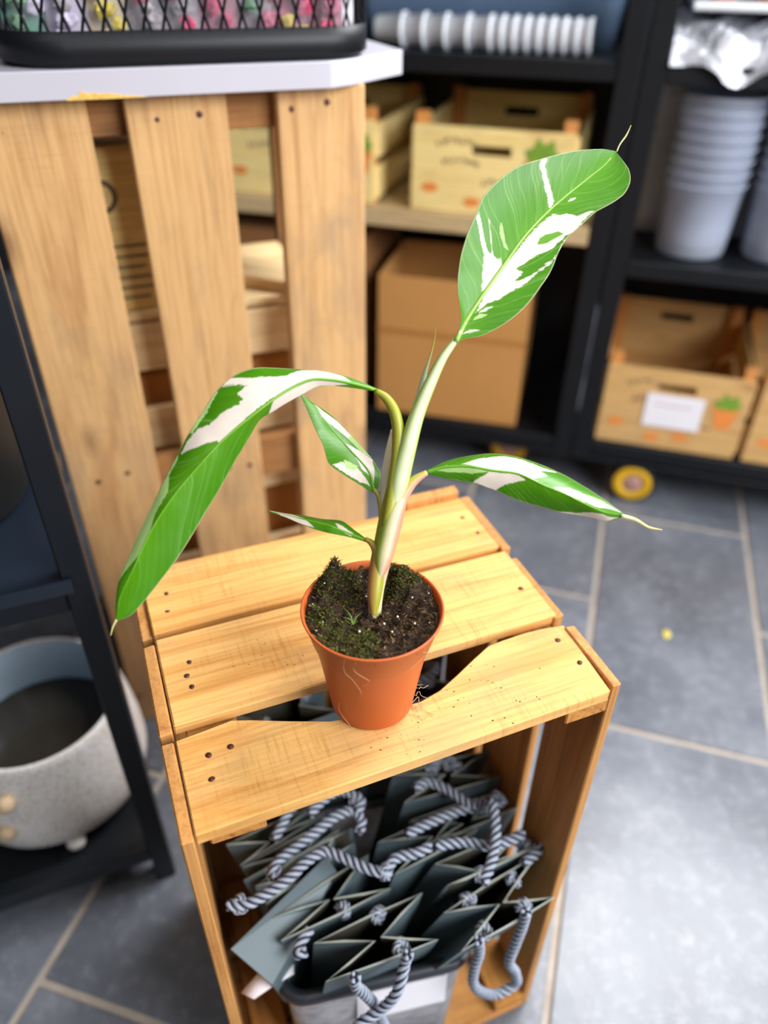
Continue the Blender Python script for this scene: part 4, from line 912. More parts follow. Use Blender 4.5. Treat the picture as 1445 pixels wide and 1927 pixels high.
# ------------------------------------------------------------------ pallet-wood counter base
TOPZ = 0.9025
ct = empty('pallet_wood_counter', (0, 0.593, 0))
tag(ct, 'tall counter base of three weathered upright planks behind the plant', 'counter')
pm = []
for x0, x1 in ((-0.058, 0.048), (0.084, 0.186), (0.239, 0.338)):
    pm.append(board('plank', ct, (x0, 0, 0), (x1, 0.018, TOPZ), 'z', M['pallet'], 0.002, 0.001))
for z0, z1 in ((0.862, 0.9015), (0.415, 0.475), (0.012, 0.075)):
    board('batten', ct, (-0.055, 0.0185, z0), (0.335, 0.036, z1), 'x', M['pallet_dark'], 0.001, 0.0005)
for x0 in (-0.055, 0.309):
    board('corner_post', ct, (x0, 0.305, 0), (x0 + 0.026, 0.33, TOPZ - 0.001), 'z', M['pallet_dark'], 0.001)
    for z0 in (0.862, 0.03):
        board('side_rail', ct, (x0, 0.037, z0), (x0 + 0.02, 0.304, z0 + 0.038), 'y', M['pallet_dark'], 0.001)
for x, z in REARNAILS:
    n = obj('nail', nail_me, ct)
    n.location = (x, 0.0004, z); n.rotation_euler = (PI / 2, 0, 0); n.scale = (1.6, 1.6, 1)

wt = empty('counter_top', (0, 0.57, TOPZ))
tag(wt, 'pale grey laminate counter top with a cut-off corner and chipped edge', 'counter top')
obj('slab', prism('slab', [(-0.36, 0.0), (0.292, 0.0), (0.318, 0.012), (0.405, 0.078), (0.405, 0.42), (-0.36, 0.42)], 0.0, 0.0245, M['counter'], 0.0008), wt)
V, Fc = [], []
cp = [(0.030, 0.0), (0.036, 0.0035), (0.041, 0.003), (0.045, 0.0075), (0.049, 0.005), (0.054, 0.0058), (0.062, 0.0045), (0.070, 0.0048), (0.082, 0.0025), (0.095, 0.0015), (0.105, 0.0)]
obj('chipped_edge', mesh_of('chipped_edge', [(x, -0.0007, z) for x, z in cp] + [(x, 0.002, z) for x, z in cp],
    [tuple(range(len(cp)))] + [(i, i + 1, i + 1 + len(cp), i + len(cp)) for i in range(len(cp) - 1)], M['chip']), wt)

# wire basket with packets on the counter
KZ = TOPZ + 0.0245
bk = empty('wire_basket', (0.166, 0.690, KZ))
tag(bk, 'black mesh desk basket with solid rounded base on the counter top', 'basket')
bx, by, br = 0.186, 0.114, 0.06
ring_loft('base', [(rrect(-bx + .006, bx - .006, -by + .006, by - .006, br, 8), 0.0), (rrect(-bx, bx, -by, by, br, 8), 0.006), (rrect(-bx, bx, -by, by, br, 8), 0.030),
      (rrect(-bx + .002, bx - .002, -by + .002, by - .002, br, 8), 0.030), (rrect(-bx + .002, bx - .002, -by + .002, by - .002, br, 8), 0.004)], M['black_metal'], True, bk)
per = rrect(-bx + .001, bx - .001, -by + .001, by - .001, br, 16)
pp_ = np.array(per + [per[0]])
cum = np.r_[0, np.cumsum(np.linalg.norm(np.diff(pp_, axis=0), axis=1))]
def on_per(s):
    s = s % cum[-1]
    return np.interp(s, cum, pp_[:, 0]), np.interp(s, cum, pp_[:, 1])
ND = 60; dp = cum[-1] / ND; dzz = 0.060; z_lo, z_hi = 0.028, 0.16
V, Fc = [], []
for k in range(ND):
    for sg in (1, -1):
        C = []
        n = 42
        for i in range(n):
            u = i / (n - 1)
            z = z_lo + (z_hi - z_lo) * u
            ph = (z - z_lo - 0.014) / dzz
            x, y = on_per(k * dp + sg * ph * dp + 0.3 * dp)
            C.append((x, y, z))
        v, f = tube_data(C, 0.0014, 4)
        b = len(V); V += v; Fc += [tuple(b + i for i in q) for q in f]
tag(obj('mesh_side', mesh_of('mesh_side', V, Fc, M['black_metal']), bk), kind='stuff')
ring_loft('top_rim', [(rrect(-bx - .001, bx + .001, -by - .001, by + .001, br, 8), z_hi), (rrect(-bx - .001, bx + .001, -by - .001, by + .001, br, 8), z_hi + .006),
      (rrect(-bx + .003, bx - .003, -by + .003, by - .003, br, 8), z_hi + .006), (rrect(-bx + .003, bx - .003, -by + .003, by - .003, br, 8), z_hi)], M['black_metal'], False, bk, closed=True)
def blob(name, parent, c, r, mat, sub=2, rough=0.25, sq=(1, 1, 1)):
    bm = bmesh.new()
    bmesh.ops.create_icosphere(bm, subdivisions=sub, radius=1)
    for v in bm.verts:
        k = r * (1 + rng.uniform(-rough, rough))
        v.co = Vector((v.co.x * k * sq[0], v.co.y * k * sq[1], v.co.z * k * sq[2]))
    o = obj(name, bm_mesh(name, bm, mat, False), parent)
    o.location = c
    return o
PK = [('pink', plain('pink_petals', lin(236, 76, 126), 0.6, 0, 0.3, 90)), ('plum', plain('plum_petals', lin(196, 120, 142), 0.6, 0, 0.3, 90)), ('sage', plain('sage_leaf', lin(112, 150, 120), 0.6, 0, 0.3, 90)),
      ('cream', plain('cream_card', lin(222, 204, 170), 0.6, 0, 0.1, 40)), ('lilac', plain('lilac_card', lin(214, 202, 226), 0.6, 0, 0.05, 40)), ('grey', plain('grey_leaf', lin(176, 166, 172), 0.6, 0, 0.3, 90)),
      ('teal', plain('teal_card', lin(70, 150, 120), 0.6, 0, 0.1, 40)), ('gold', plain('gold_bits', lin(226, 200, 90), 0.5, 0, 0.2, 90))]
PK = dict(PK)
packs = [(-0.155, 'teal', ('sage', 'lilac'), 'teal backed packet at the left end of the wire basket'), (-0.118, 'lilac', ('lilac', 'grey'), 'lilac packet near the left end of the wire basket'),
         (-0.082, 'cream', ('cream', 'sage', 'gold'), 'cream packet left of the grey one in the wire basket'), (-0.046, 'grey', ('grey', 'plum'), 'clear packet of grey dried flowers in the wire basket'),
         (-0.010, 'grey', ('plum', 'grey', 'pink'), 'clear packet of grey and plum dried flowers in the wire basket'), (0.028, 'plum', ('pink', 'plum'), 'clear packet of plum and pink petals in mid basket'),
         (0.066, 'grey', ('grey', 'sage', 'plum'), 'clear packet with greyish leaves right of the middle of the basket'), (0.104, 'plum', ('pink', 'pink', 'gold'), 'clear packet of bright pink petals with yellow specks'),
         (0.141, 'plum', ('pink', 'plum', 'pink'), 'rightmost clear packet of pink petals beside the white card')]
for x, card, fl, lb in packs:
    o = empty('flower_packet', (0.166 + x, 0.690 - 0.078, KZ + 0.0065), rng.uniform(-0.12, 0.12))
    tag(o, lb, 'packet', 'packets in the wire basket')
    block('card', o, (-0.019, 0.012, 0), (0.019, 0.014, 0.13), PK[card], 0)
    for i in range(9):
        blob('petals', o, (rng.uniform(-0.013, 0.013), rng.uniform(-0.004, 0.005), 0.014 + i * 0.0125 + rng.uniform(-.003, .003)), rng.uniform(0.006, 0.0095), PK[rng.choice(fl)], 2, 0.35, (1.1, 0.55, 1))
    bm = bmesh.new()
    bmesh.ops.create_grid(bm, x_segments=6, y_segments=12, size=1)
    for v in bm.verts:
        xx, zz = v.co.x, v.co.y
        v.co = Vector((xx * 0.0195, -0.012 * (1 - xx ** 4) * (1 - abs(zz) ** 6) + rng.uniform(-0.0012, 0.0012) + 0.008, 0.066 + zz * 0.065))
    obj('film', bm_mesh('film', bm, M['cello'], True), o)
wc = empty('white_card', (0.166 + 0.168, 0.690 - 0.045, KZ + 0.0065), 0.5)
tag(wc, 'folded white card at the right end of the wire basket', 'card')
block('front_leaf', wc, (-0.014, 0, 0), (0.014, 0.0012, 0.12), M['paper'], 0)
block('back_leaf', wc, (-0.014, 0.004, 0), (0.014, 0.0052, 0.125), M['paper'], 0)

# carton and slatted box seen through the gaps between the planks
sb = empty('slatted_box', (0.0, 0.66, 0))
tag(sb, 'pale slatted wooden box seen through the gaps of the counter base', 'box')
for z0, z1 in ((0.02, 0.09), (0.11, 0.17), (0.20, 0.262), (0.36, 0.415), (0.462, 0.522), (0.578, 0.640)):
    board('slat', sb, (-0.04, 0, z0), (0.300, 0.012, z1), 'x', M['pale_wood'], 0.001, 0.0008)
for x0 in (-0.04, 0.284):
    for y0 in (0.0125, 0.20):
        board('corner_post', sb, (x0, y0, 0), (x0 + 0.016, y0 + 0.018, 0.645), 'z', M['pale_wood'], 0.001)
for z0, z1 in ((0.02, 0.09), (0.20, 0.262), (0.36, 0.415), (0.578, 0.640)):
    for x0 in (-0.0525, 0.3005):
        board('side_slat', sb, (x0, 0.0125, z0), (x0 + 0.012, 0.22, z1), 'y', M['pale_wood'], 0.001, 0.0006)
board('lid', sb, (-0.04, 0.0, 0.6455), (0.30, 0.22, 0.655), 'x', M['pale_wood'], 0.001)
board('middle_floor', sb, (-0.024, 0.0125, 0.40), (0.284, 0.199, 0.408), 'x', M['pale_wood'], 0.001)
def carton(name, loc, rz, sx, sy, sz, mat, label, tape=True, prints=0, parent=None):
    o = empty(name, loc, rz)
    tag(o, label, 'box')
    block('body', o, (-sx / 2, -sy / 2, 0), (sx / 2, sy / 2, sz - 0.002), mat, 0.002)
    for i in (-1, 1):
        block('flap', o, (min(0.001 * i, i * sx / 2), -sy / 2, sz - 0.0018), (max(0.001 * i, i * sx / 2), sy / 2, sz), mat, 0)
    if tape:
        block('tape', o, (-sx / 2 - 0.0006, -sy / 2 - 0.0006, sz * 0.60), (sx / 2 + 0.0006, -sy / 2 + 0.001, sz * 0.66), M['tape'], 0)
    for i in range(prints):
        z = sz * 0.08 + i * 0.0125
        block('printed_line', o, (-sx * 0.42, -sy / 2 - 0.0005, z), (sx * rng.uniform(0.30, 0.44), -sy / 2 + 0.0005, z + 0.003), M['ink'], 0)
    return o
cb = carton('printed_carton', (0.035, 0.755, 0.6555), 0.0, 0.15, 0.17, 0.185, M['printed'], 'pale printed carton on the slatted box behind the left gap', False, 6)
bm = bmesh.new()
bmesh.ops.create_circle(bm, segments=28, radius=0.019, cap_ends=False)
ret = bmesh.ops.extrude_edge_only(bm, edges=bm.edges[:])
for v in [g for g in ret['geom'] if isinstance(g, bmesh.types.BMVert)]:
    v.co *= 0.72
obj('printed_ring', bm_mesh('printed_ring', bm, M['ink']), cb, Matrix.Translation((0.012, -0.0856, 0.135)) @ Matrix.Rotation(PI / 2, 4, 'X'))
wp = obj('folded_cloth', prism('folded_cloth', [(-0.05, -0.05), (0.05, -0.055), (0.054, 0.04), (-0.045, 0.05)], 0, 0.018, M['paper'], 0.005))
wp.location = (0.045, 0.745, 0.8408); tag(wp, 'white folded cloth on the pale printed carton', 'cloth')
lb_ = board('loose_board', None, (-0.11, -0.035, 0.0), (0.11, 0.035, 0.014), 'x', M['pale_wood'], 0.0015)
lb_.matrix_local = Matrix.Translation((0.215, 0.745, 0.663)) @ Matrix.Rotation(-0.75, 4, 'Z'); tag(lb_, 'loose pale board lying across the slatted box', 'board')
carton('brown_carton', (0.13, 0.765, 0.4085), 0.0, 0.26, 0.15, 0.15, M['carton'], 'brown carton inside the slatted box', True, 0)
carton('brown_carton', (0.13, 0.765, 0.001), 0.0, 0.26, 0.15, 0.34, M['carton'], 'tall brown carton at the bottom of the slatted box', False, 9)

# ------------------------------------------------------------------ black plant stand on the left
sd = empty('plant_stand', (-0.27, 0.43, 0))
tag(sd, 'black square-tube metal plant stand at the left edge', 'stand')
h = 0.0125
posts = [(-0.056, 0.327), (-0.081, 0.56), (-0.50, 0.327), (-0.50, 0.56)]
for x, y in posts:
    block('post', sd, (x - h + 0.27, y - h - 0.43, 0), (x + h + 0.27, y + h - 0.43, 1.02), M['black_tube'], 0.0015)
for z in (0.505, 0.052):
    block('rail', sd, (-0.50 + h + 0.27, 0.327 - h - 0.43, z), (-0.056 - h + 0.27, 0.327 + h - 0.43, z + 0.025), M['black_tube'], 0.0015)
    block('rail', sd, (-0.50 + h + 0.27, 0.56 - h - 0.43, z), (-0.081 - h + 0.27, 0.56 + h - 0.43, z + 0.025), M['black_tube'], 0.0015)
    block('side_rail', sd, (-0.5 - h + 0.27, 0.327 + h - 0.43, z), (-0.5 + h + 0.27, 0.56 - h - 0.43, z + 0.025), M['black_tube'], 0.0015)
    rr = obj('side_rail', box_mesh('side_rail', 0.022, 0.21, 0.0235, M['black_tube'], 0.0015), sd, Matrix.Translation((-0.0685 + 0.27, 0.0135, z + 0.0125)) @ Matrix.Rotation(0.107, 4, 'Z'))
for i in range(4):
    x0 = -0.498 + i * 0.1075
    board('shelf_slat', sd, (x0 + 0.27, 0.3405 - 0.43, 0.0635), (x0 + 0.104 + 0.27, 0.547 - 0.43, 0.0725), 'y', M['pallet_dark'] if False else M['black_metal'], 0.001)
tr = empty('serving_tray', (-0.27, 0.44, 0.5305))
tag(tr, 'glossy dark tray with a thin raised rim on the plant stand', 'tray')
block('base', tr, (-0.21, -0.125, 0), (0.205, 0.118, 0.008), M['glossy_tray'], 0.002)
block('rim', tr, (0.2052, -0.125, 0), (0.210, 0.118, 0.016), M['glossy_tray'], 0.001)
block('rim', tr, (-0.21, -0.1302, 0), (0.210, -0.1254, 0.016), M['glossy_tray'], 0.001)
bp = empty('black_planter', (-0.195, 0.505, 0.5388), 0.1)
tag(bp, 'matt black planter standing on the tray at the left edge', 'planter')
obj('body', lathe('body', [(0.0005, 0), (0.096, 0), (0.101, 0.005), (0.112, 0.33), (0.116, 0.335), (0.116, 0.37), (0.108, 0.372), (0.104, 0.33), (0.09, 0.02), (0.0005, 0.018)], M['planter_black'], 40), bp)
obj('soil', lathe('soil', [(0.0005, 0.325), (0.1, 0.318), (0.1035, 0.30)], M['soil'], 24), bp)

wpn = empty('stoneware_planter', (-0.165, 0.465, 0.0728))
tag(wpn, 'white speckled stoneware planter with small knobs and feet on the lower shelf', 'planter')
obj('body', lathe('body', [(0.0005, 0.012), (0.084, 0.010), (0.104, 0.014), (0.117, 0.030), (0.1225, 0.055), (0.1215, 0.09), (0.117, 0.13), (0.1105, 0.165), (0.1085, 0.176), (0.1060, 0.1785), (0.1025, 0.176)], M['stoneware'], 64), wpn)
obj('inside', lathe('inside', [(0.1024, 0.1762), (0.1005, 0.165), (0.104, 0.13), (0.106, 0.10), (0.104, 0.06), (0.09, 0.04), (0.0005, 0.038)], M['glaze'], 64), wpn)
obj('water', lathe('water', [(0.0005, 0.098), (0.104, 0.098)], M['pot_dark'], 40), wpn)
for a in (-1.46, -1.46 + 2.09, -1.46 - 2.09):
    f = blob('foot', wpn, (0.108 * math.cos(a), 0.108 * math.sin(a), 0.0115), 0.0125, M['stoneware'], 3, 0.02, (1, 1, 0.9))
for a, z in ((-1.91, 0.135), (-2.02, 0.078), (0.9, 0.07), (2.4, 0.07)):
    blob('knob', wpn, (0.122 * math.cos(a), 0.122 * math.sin(a), z), 0.0115, M['knob_tan'], 3, 0.02)

# ------------------------------------------------------------------ black shelving at the back
def shelf_unit(name, s0, s1, zs, label, board_lvls=(), dt=0.0):
    sc_, tc = (s0 + s1) / 2, 1.50
    o = empty(name, SW(sc_, tc, 0), SH)
    tag(o, label, 'shelving')
    p = 0.019
    for s in (s0 + p, s1 - p):
        for t in (1.30 + p, 1.72 - p):
            block('upright', o, (s - p - sc_, t - p - tc, 0.108), (s + p - sc_, t + p - tc, 1.55), M['black_metal'], 0.002)
            cw = empty_part('caster', o, (s - sc_ + (0.125 if s < sc_ else -0.125), t - tc + dt, 0.05))
    for z, th in zs:
        wood_ = z in board_lvls
        block('shelf_board' if wood_ else 'shelf_deck', o, (s0 + 2 * p - sc_, 1.302 - tc, z - th), (s1 - 2 * p - sc_, 1.718 - tc, z), M['board_edge'] if wood_ else M['black_metal'], 0.002)
    block('light_block_panel', o, (s0 + 2 * p - sc_, 1.722 - tc, 0.11), (s1 - 2 * p - sc_, 1.73 - tc, 1.55), M['black_metal'], 0)  # black sheet added behind the decks to keep light out of the rack
    block('base_rail', o, (s0 - sc_, 1.30 - tc, 0.098), (s1 - sc_, 1.338 - tc, 0.1075), M['black_metal'], 0.001)
    return o
caster_me = {}
def empty_part(name, parent, loc):
    """swivel caster: fork with wheel and coloured hub as its pieces"""
    if not caster_me:
        prof = [(0.0005, -0.013), (0.020, -0.014), (0.021, -0.012), (0.0215, 0.012), (0.020, 0.014), (0.0005, 0.013)]
        caster_me['hub'] = lathe('hub', prof, M['hub'], 24)
        caster_me['wheel'] = lathe('wheel', [(0.022, -0.0125), (0.041, -0.0125), (0.043, -0.010), (0.043, 0.010), (0.041, 0.0125), (0.022, 0.0125)], M['yellow'], 32, True, True)
        caster_me['tyre'] = lathe('tyre', [(0.0432, -0.0125), (0.048, -0.0125), (0.050, -0.008), (0.050, 0.008), (0.048, 0.0125), (0.0432, 0.0125)], M['rubber'], 32, True, True)
        caster_me['fork'] = box_mesh('fork', 0.05, 0.004, 0.045, M['black_metal'], 0.001)
    R90 = Matrix.Rotation(PI / 2, 4, 'X')
    c = obj('caster_fork', caster_me['fork'], parent, Matrix.Translation(Vector(loc) + Vector((0, 0.019, 0.026))))
    for k in ('wheel', 'tyre', 'hub'):
        obj(k, caster_me[k], c, Matrix.Translation((0, -0.019, -0.026)) @ R90)
    return c
shelf_unit('shelf_rack', -0.86, 0.178, ((0.140, 0.03), (0.600, 0.036), (0.870, 0.03), (1.30, 0.03)), 'black metal rack on casters holding cartons behind the plant', (0.600,), 0.07)
shelf_unit('shelf_rack', 0.182, 1.20, ((0.148, 0.035), (0.545, 0.03), (0.870, 0.03), (1.30, 0.03)), 'black metal rack on casters holding clear cups at the right')

def slot_panel(name, sx, sz, th, mat, sw=0.075, sh=0.018, dz=0.02):
    X = [-sx / 2, -sw / 2, sw / 2, sx / 2]
    zc = sz - dz - sh
    Z = [0, zc - sh / 2, zc + sh / 2, sz]
    V, Fc = [], []
    for y in (0, th):
        for z in Z:
            for x in X:
                V.append((x, y, z))
    g = lambda y, i, j: y * 16 + j * 4 + i
    for j in range(3):
        for i in range(3):
            if i == 1 and j == 1:
                continue
            Fc.append((g(0, i, j), g(0, i + 1, j), g(0, i + 1, j + 1), g(0, i, j + 1)))
            Fc.append((g(1, i, j), g(1, i, j + 1), g(1, i + 1, j + 1), g(1, i + 1, j)))
    for i in range(3):
        Fc.append((g(0, i, 0), g(1, i, 0), g(1, i + 1, 0), g(0, i + 1, 0)))
        Fc.append((g(0, i, 3), g(0, i + 1, 3), g(1, i + 1, 3), g(1, i, 3)))
        Fc.append((g(0, 0, i), g(0, 0, i + 1), g(1, 0, i + 1), g(1, 0, i)))
        Fc.append((g(0, 3, i), g(1, 3, i), g(1, 3, i + 1), g(0, 3, i + 1)))
    for a, b in (((1, 1), (2, 1)), ((2, 1), (2, 2)), ((2, 2), (1, 2)), ((1, 2), (1, 1))):
        Fc.append((g(0, *a), g(0, *b), g(1, *b), g(1, *a)))
    return mesh_of(name, V, Fc, mat)
def printed_crate(s0, s1, t0, t1, z0, z1, mat, label, emblem_x=0.33, emblem_s=1.0, rz=0.0, paper=False):
    sx, sy, sz = s1 - s0, t1 - t0, z1 - z0
    o = empty('printed_crate', SW((s0 + s1) / 2, (t0 + t1) / 2, z0), SH + rz)
    tag(o, label, 'crate', 'printed wooden crates on the racks')
    fp = obj('end_panel', slot_panel('end_panel', sx, sz, 0.008, mat), o); fp.location = (0, -sy / 2, 0.002)
    bp_ = obj('end_panel', slot_panel('end_panel', sx, sz + 0.012, 0.008, mat), o); bp_.location = (0, sy / 2 - 0.008, 0.002)
    for i in (-1, 1):
        for j in (-1, 1):
            x0 = i * (sx / 2 - 0.0125); y0 = j * (sy / 2 - 0.0205)
            board('corner_post', o, (x0 - 0.012, y0 - 0.012, 0), (x0 + 0.012, y0 + 0.012, sz + 0.022), 'z', M['post_orange'], 0.001)
        x = i * (sx / 2 + 0.003)
        for k in range(2):
            board('side_slat', o, (x - 0.003, -sy / 2 + 0.0085, 0.01 + k * sz * 0.5), (x + 0.003, sy / 2 - 0.0085, 0.01 + k * sz * 0.5 + sz * 0.4), 'y', mat, 0.0006)
    board('floor_board', o, (-sx / 2 + 0.026, -sy / 2 + 0.0085, 0.002), (sx / 2 - 0.026, sy / 2 - 0.0085, 0.007), 'y', mat, 0.0005)
    # flat print on the front panel: lettering strokes along arcs, a plant-in-pot emblem, small orange ovals
    V, Fc = [], []
    y = -0.0006
    def stroke(x0, zz0, x1, zz1, wd):
        d = Vector((x1 - x0, 0, zz1 - zz0)); n = Vector((-d.z, 0, d.x)).normalized() * wd
        b = len(V)
        for p in ((x0, zz0, -1), (x1, zz1, -1), (x1, zz1, 1), (x0, zz0, 1)):
            V.append((p[0] + n.x * p[2], y, p[1] + n.z * p[2]))
        Fc.append((b, b + 1, b + 2, b + 3))
    for cx, cz, r, a0, a1, n in ((-0.22, 0.52, 0.30, 1.0, 2.1, 9), (0.1, -0.05, 0.42, 1.0, 2.0, 11), (-0.2, 0.3, 0.3, 1.0, 2.0, 9)):
        for i in range(n):
            a = a1 + (a0 - a1) * i / (n - 1)
            px, pz = cx * sx + r * sx * 0.75 * math.cos(a), cz * sz + r * sz * math.sin(a) * 1.1
            for _ in range(3):
                stroke(px + rng.uniform(-.004, .004), pz + rng.uniform(-.006, .006), px + rng.uniform(-.005, .005), pz + rng.uniform(-.007, .007), 0.0011)
    V2 = []
    tag(obj('lettering', mesh_of('lettering', [(v[0], v[1], min(max(v[2], 0.006), sz - 0.006)) for v in V], Fc, M['ink']), fp), kind='stuff')
    ex, ez, k = emblem_x * sx, sz * 0.54, emblem_s * 0.021
    potp = [(-0.75, 0.1), (-0.95, 0.25), (-0.95, 0.6), (0.95, 0.6), (0.95, 0.25), (0.75, 0.1), (0.55, -1.0), (0.0, -1.12), (-0.55, -1.0)]
    obj('pot_print', mesh_of('pot_print', [(ex + a * k, -0.0010, ez + b_ * k) for a, b_ in potp], [tuple(range(len(potp)))], M['orange_ink']), fp)
    lf = [(-0.7, 0.55), (-1.0, 1.2), (-0.5, 1.35), (-0.3, 1.9), (0.1, 1.5), (0.6, 1.85), (0.7, 1.3), (1.05, 1.0), (0.6, 0.5)]
    obj('leaf_print', mesh_of('leaf_print', [(ex + a * k, -0.0013, ez + b_ * k) for a, b_ in lf], [tuple(range(len(lf)))], M['green_ink']), fp)
    for ox, oz in ((-0.38, 0.28), (-0.10, 0.14), (0.1, 0.18)):
        obj('oval_print', mesh_of('oval_print', [(ox * sx + 0.017 * math.cos(t), -0.0008, oz * sz + 0.009 * math.sin(t)) for t in np.linspace(0, 2 * PI, 15)[:-1]], [tuple(range(14))], M['orange_ink']), fp)
    if paper:
        p_ = block('paper_label', fp, (-0.055, -0.0026, 0.052), (0.060, -0.0016, 0.128), M['paper'], 0)
        tag(p_, 'blank white paper label')
        block('printed_line', p_, (-0.04, -0.0008, 0.012), (0.035, -0.0006, 0.015), plain('faint_red_print', lin(206, 170, 176), 0.8), 0)
    return o
printed_crate(-0.212, 0.090, 1.312, 1.69, 0.6, 0.752, M['printed'], 'pale printed crate with slot handle on the wooden middle shelf', 0.31, 1.55)
printed_crate(-0.62, -0.292, 1.315, 1.69, 0.6, 0.752, M['printed'], 'pale printed crate on the middle shelf, half hidden by the counter planks', 0.42, 1.2)
printed_crate(0.226, 0.512, 1.312, 1.69, 0.1485, 0.328, M['printed_tan'], 'tan printed crate with a white paper label on the bottom shelf', 0.36, 1.3, 0, True)
printed_crate(0.530, 0.82, 1.312, 1.69, 0.1485, 0.328, M['printed_tan'], 'tan printed crate cut by the right edge of the picture', 0.30, 1.3)
ob = empty('cardboard_box', SW(-0.122, 1.44, 0.1402), SH + 0.05)  # top left open so the dark inside stands in for the shelf's shade
tag(ob, 'large cardboard box on the bottom shelf behind the plant, opened so its top looks shaded', 'box')
bw, bd, bh, bt = 0.325, 0.25, 0.322, 0.005
block('front_wall', ob, (-bw / 2, -bd / 2, 0), (bw / 2, -bd / 2 + bt, bh), M['carton'], 0.0012)
block('back_wall', ob, (-bw / 2, bd / 2 - bt, 0), (bw / 2, bd / 2, bh), M['carton'], 0.0012)
for i in (-1, 1):
    block('side_wall', ob, (i * bw / 2 - (bt if i > 0 else 0), -bd / 2 + bt, 0), (i * bw / 2 + (bt if i < 0 else 0), bd / 2 - bt, bh), M['carton'], 0.0012)
block('bottom', ob, (-bw / 2 + bt, -bd / 2 + bt, 0), (bw / 2 - bt, bd / 2 - bt, 0.004), M['carton'], 0)
block('tape', ob, (-bw / 2 - 0.0006, -bd / 2 - 0.0006, bh * 0.60), (bw / 2 + 0.0006, -bd / 2 - 0.0001, bh * 0.64), M['tape'], 0)
carton('cardboard_box', SW(-0.50, 1.50, 0.1402), SH, 0.36, 0.30, 0.38, M['carton_dark'], 'dark cardboard box at the far left of the bottom shelf')

ORD = ['first', 'second', 'third', 'fourth', 'fifth', 'sixth', 'seventh', 'eighth', 'ninth', 'tenth', 'eleventh', 'twelfth', 'thirteenth']
# nested white pots lying in a row on the upper shelf
pot_me = lathe('nursery_pot', [(0.0005, 0), (0.020, 0), (0.0215, 0.002), (0.0265, 0.048), (0.029, 0.049), (0.029, 0.056), (0.0275, 0.056), (0.0255, 0.049), (0.020, 0.004), (0.0005, 0.003)], M['white_plastic'], 24)
for i in range(13):
    o = obj('nursery_pot', pot_me)
    s = -0.30 + (i * 0.040 if i < 4 else 0.16 + (i - 4) * 0.0215)
    o.matrix_local = Matrix.Translation(SW(s, 1.36, 0.8701 + 0.029)) @ Matrix.Rotation(SH, 4, 'Z') @ Matrix.Rotation(PI / 2, 4, 'Y')
    tag(o, ORD[i] + ' white pot from the left in the nested row on the upper shelf', 'pot', 'nested white pots on the upper shelf')
ub = empty('storage_tub', SW(-0.12, 1.56, 0.8702), SH)
tag(ub, 'blue-grey plastic tub behind the row of white pots', 'tub')
ring_loft('body', [(rrect(-0.24, 0.24, -0.11, 0.11, 0.03), 0.0), (rrect(-0.26, 0.26, -0.125, 0.125, 0.03), 0.22), (rrect(-0.255, 0.255, -0.12, 0.12, 0.03), 0.22), (rrect(-0.236, 0.236, -0.106, 0.106, 0.03), 0.006)], M['blue_bin'], True, ub)
ring_loft('rim', [(rrect(-0.268, 0.268, -0.133, 0.133, 0.03), 0.215), (rrect(-0.268, 0.268, -0.133, 0.133, 0.03), 0.225), (rrect(-0.254, 0.254, -0.119, 0.119, 0.03), 0.225), (rrect(-0.254, 0.254, -0.119, 0.119, 0.03), 0.215)], M['blue_bin'], False, ub, closed=True)

# stacks of clear cups
cup_me = lathe('clear_cup', [(0.0005, 0.0), (0.058, 0.0), (0.063, 0.003), (0.0645, 0.010), (0.0655, 0.014), (0.073, 0.128), (0.0765, 0.1285), (0.0765, 0.1325), (0.0735, 0.133), (0.0715, 0.128), (0.062, 0.006), (0.0005, 0.004)], M['clear_cup'], 40)
def cup_stack(s, t, n, lab):
    for i in range(n):
        o = obj('clear_cup', cup_me)
        o.location = SW(s, t, 0.5452 + i * 0.0205)
        tag(o, '%s clear cup from the bottom of %s' % (ORD[i], lab), 'cup', 'cups of ' + lab)
cup_stack(0.330, 1.405, 8, 'the front nested stack on the right rack')
cup_stack(0.258, 1.565, 8, 'the rear left nested stack')
cup_stack(0.492, 1.425, 8, 'the nested stack at the right picture edge')
cup_stack(0.425, 1.58, 7, 'the rear stack between two others')

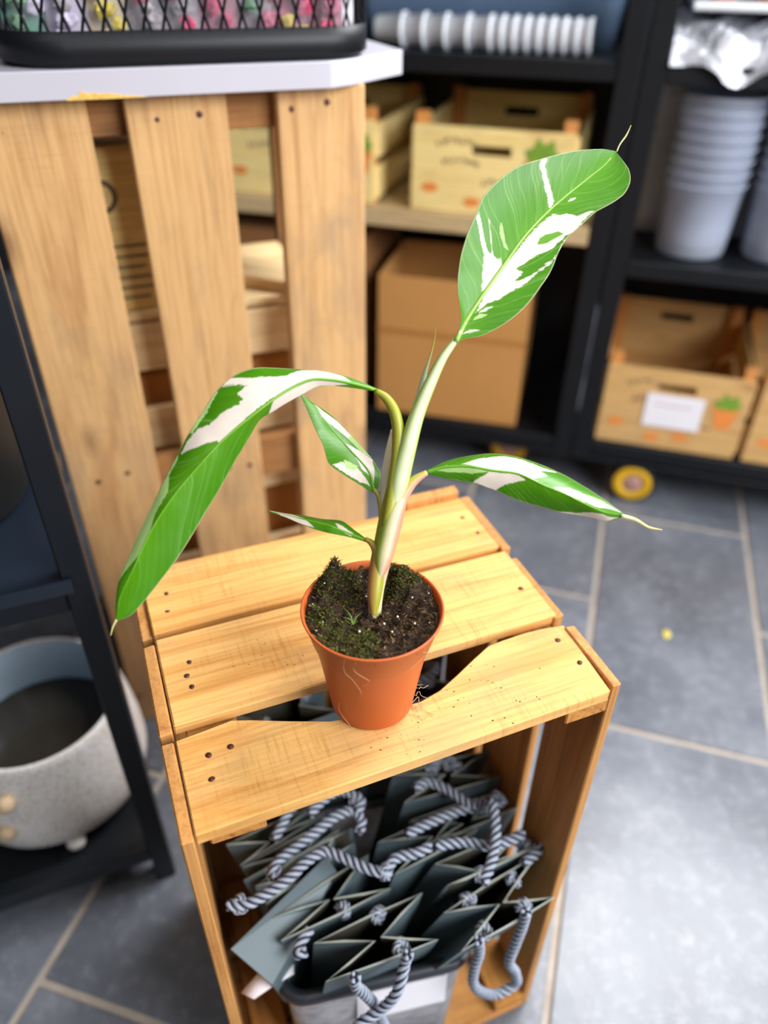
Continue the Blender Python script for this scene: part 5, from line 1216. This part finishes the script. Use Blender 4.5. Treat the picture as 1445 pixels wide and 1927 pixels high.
# crinkled foil and tray of seedlings on the top right shelf
N = 46
V, Fc = [], []
for i in range(N):
    for j in range(N):
        u, v = i / (N - 1), j / (N - 1)
        s, t = 0.222 + 0.50 * u, 1.292 + 0.34 * v
        hp = min(1.0, v / 0.16) if v < 0.16 else 1.0
        z = 0.8715 + 0.040 * math.sin(hp * PI / 2) + (0.022 * abs(math.sin(u * 17 + 3 * math.sin(v * 9))) * abs(math.sin(v * 13 + u * 5)) + rng.uniform(0, 0.009)) * (0.3 + 0.7 * hp)
        t += 0.045 * hp * 0 + (0.006 * math.sin(u * 31) if v < 0.2 else 0)
        if v < 0.06:
            z -= (0.06 - v) / 0.06 * (0.004 + 0.030 * max(0, math.sin(u * 11 - 0.9)) ** 3)
        w_ = SW(s, t, z)
        V.append(w_)
Fc = [(i*N + j, (i+1)*N + j, (i+1)*N + j + 1, i*N + j + 1) for i in range(N - 1) for j in range(N - 1)]
fo_ = obj('foil_sheet', mesh_of('foil_sheet', V, Fc, M['foil'], False))
fo_.modifiers.new('thickness', 'SOLIDIFY').thickness = 0.0006
tag(fo_, 'crinkled silver foil sheet draped over the top right shelf', 'foil')
ty = empty('seedling_tray', SW(0.47, 1.44, 0.944), SH)
tag(ty, 'white tray of small seedlings standing on the foil', 'tray')
block('tray', ty, (-0.23, -0.12, 0), (0.23, 0.12, 0.012), M['white_plastic'], 0.003)
so_m = plain('small_terracotta', lin(214, 128, 84), 0.6)
sg_m = plain('seedling_green', lin(126, 178, 62), 0.5, 0, 0.3, 80)
sp_me = lathe('seedling_pot', [(0.0005, 0), (0.02, 0), (0.026, 0.036), (0.028, 0.036), (0.028, 0.044), (0.025, 0.044), (0.023, 0.034), (0.0005, 0.032)], so_m, 20)
for i in range(6):
    for j in range(2):
        s, t = 0.285 + i * 0.074, 1.375 + j * 0.085
        q = empty('seedling_pot', SW(s, t, 0.9562))
        tag(q, '%s seedling from the left in the %s row of the white tray' % (ORD[i], ('front', 'back')[j]), 'seedling', 'seedlings in the %s row of the tray' % ('front', 'back')[j])
        obj('pot', sp_me, q)
        blob('foliage', q, (0, 0, 0.058), 0.026, sg_m, 2, 0.35, (1.1, 1.1, 0.8))

# a fallen yellow petal on the tiles
pt = obj('fallen_petal', mesh_of('fallen_petal', [(-0.011, 0, 0.0008), (-0.004, -0.007, 0.002), (0.006, -0.006, 0.003), (0.013, 0, 0.0012), (0.006, 0.006, 0.0035), (-0.004, 0.006, 0.002), (0.001, 0, 0.0008)],
    [(0, 1, 6), (1, 2, 6), (2, 3, 6), (3, 4, 6), (4, 5, 6), (5, 0, 6)], plain('yellow_petal', lin(232, 214, 90), 0.5), True))
pt.location = (0.877, 0.444, 0.0006); pt.rotation_euler = (0, 0, 0.9)
pt.modifiers.new('thickness', 'SOLIDIFY').thickness = 0.0006
tag(pt, 'small yellow petal fallen on the slate floor', 'petal')
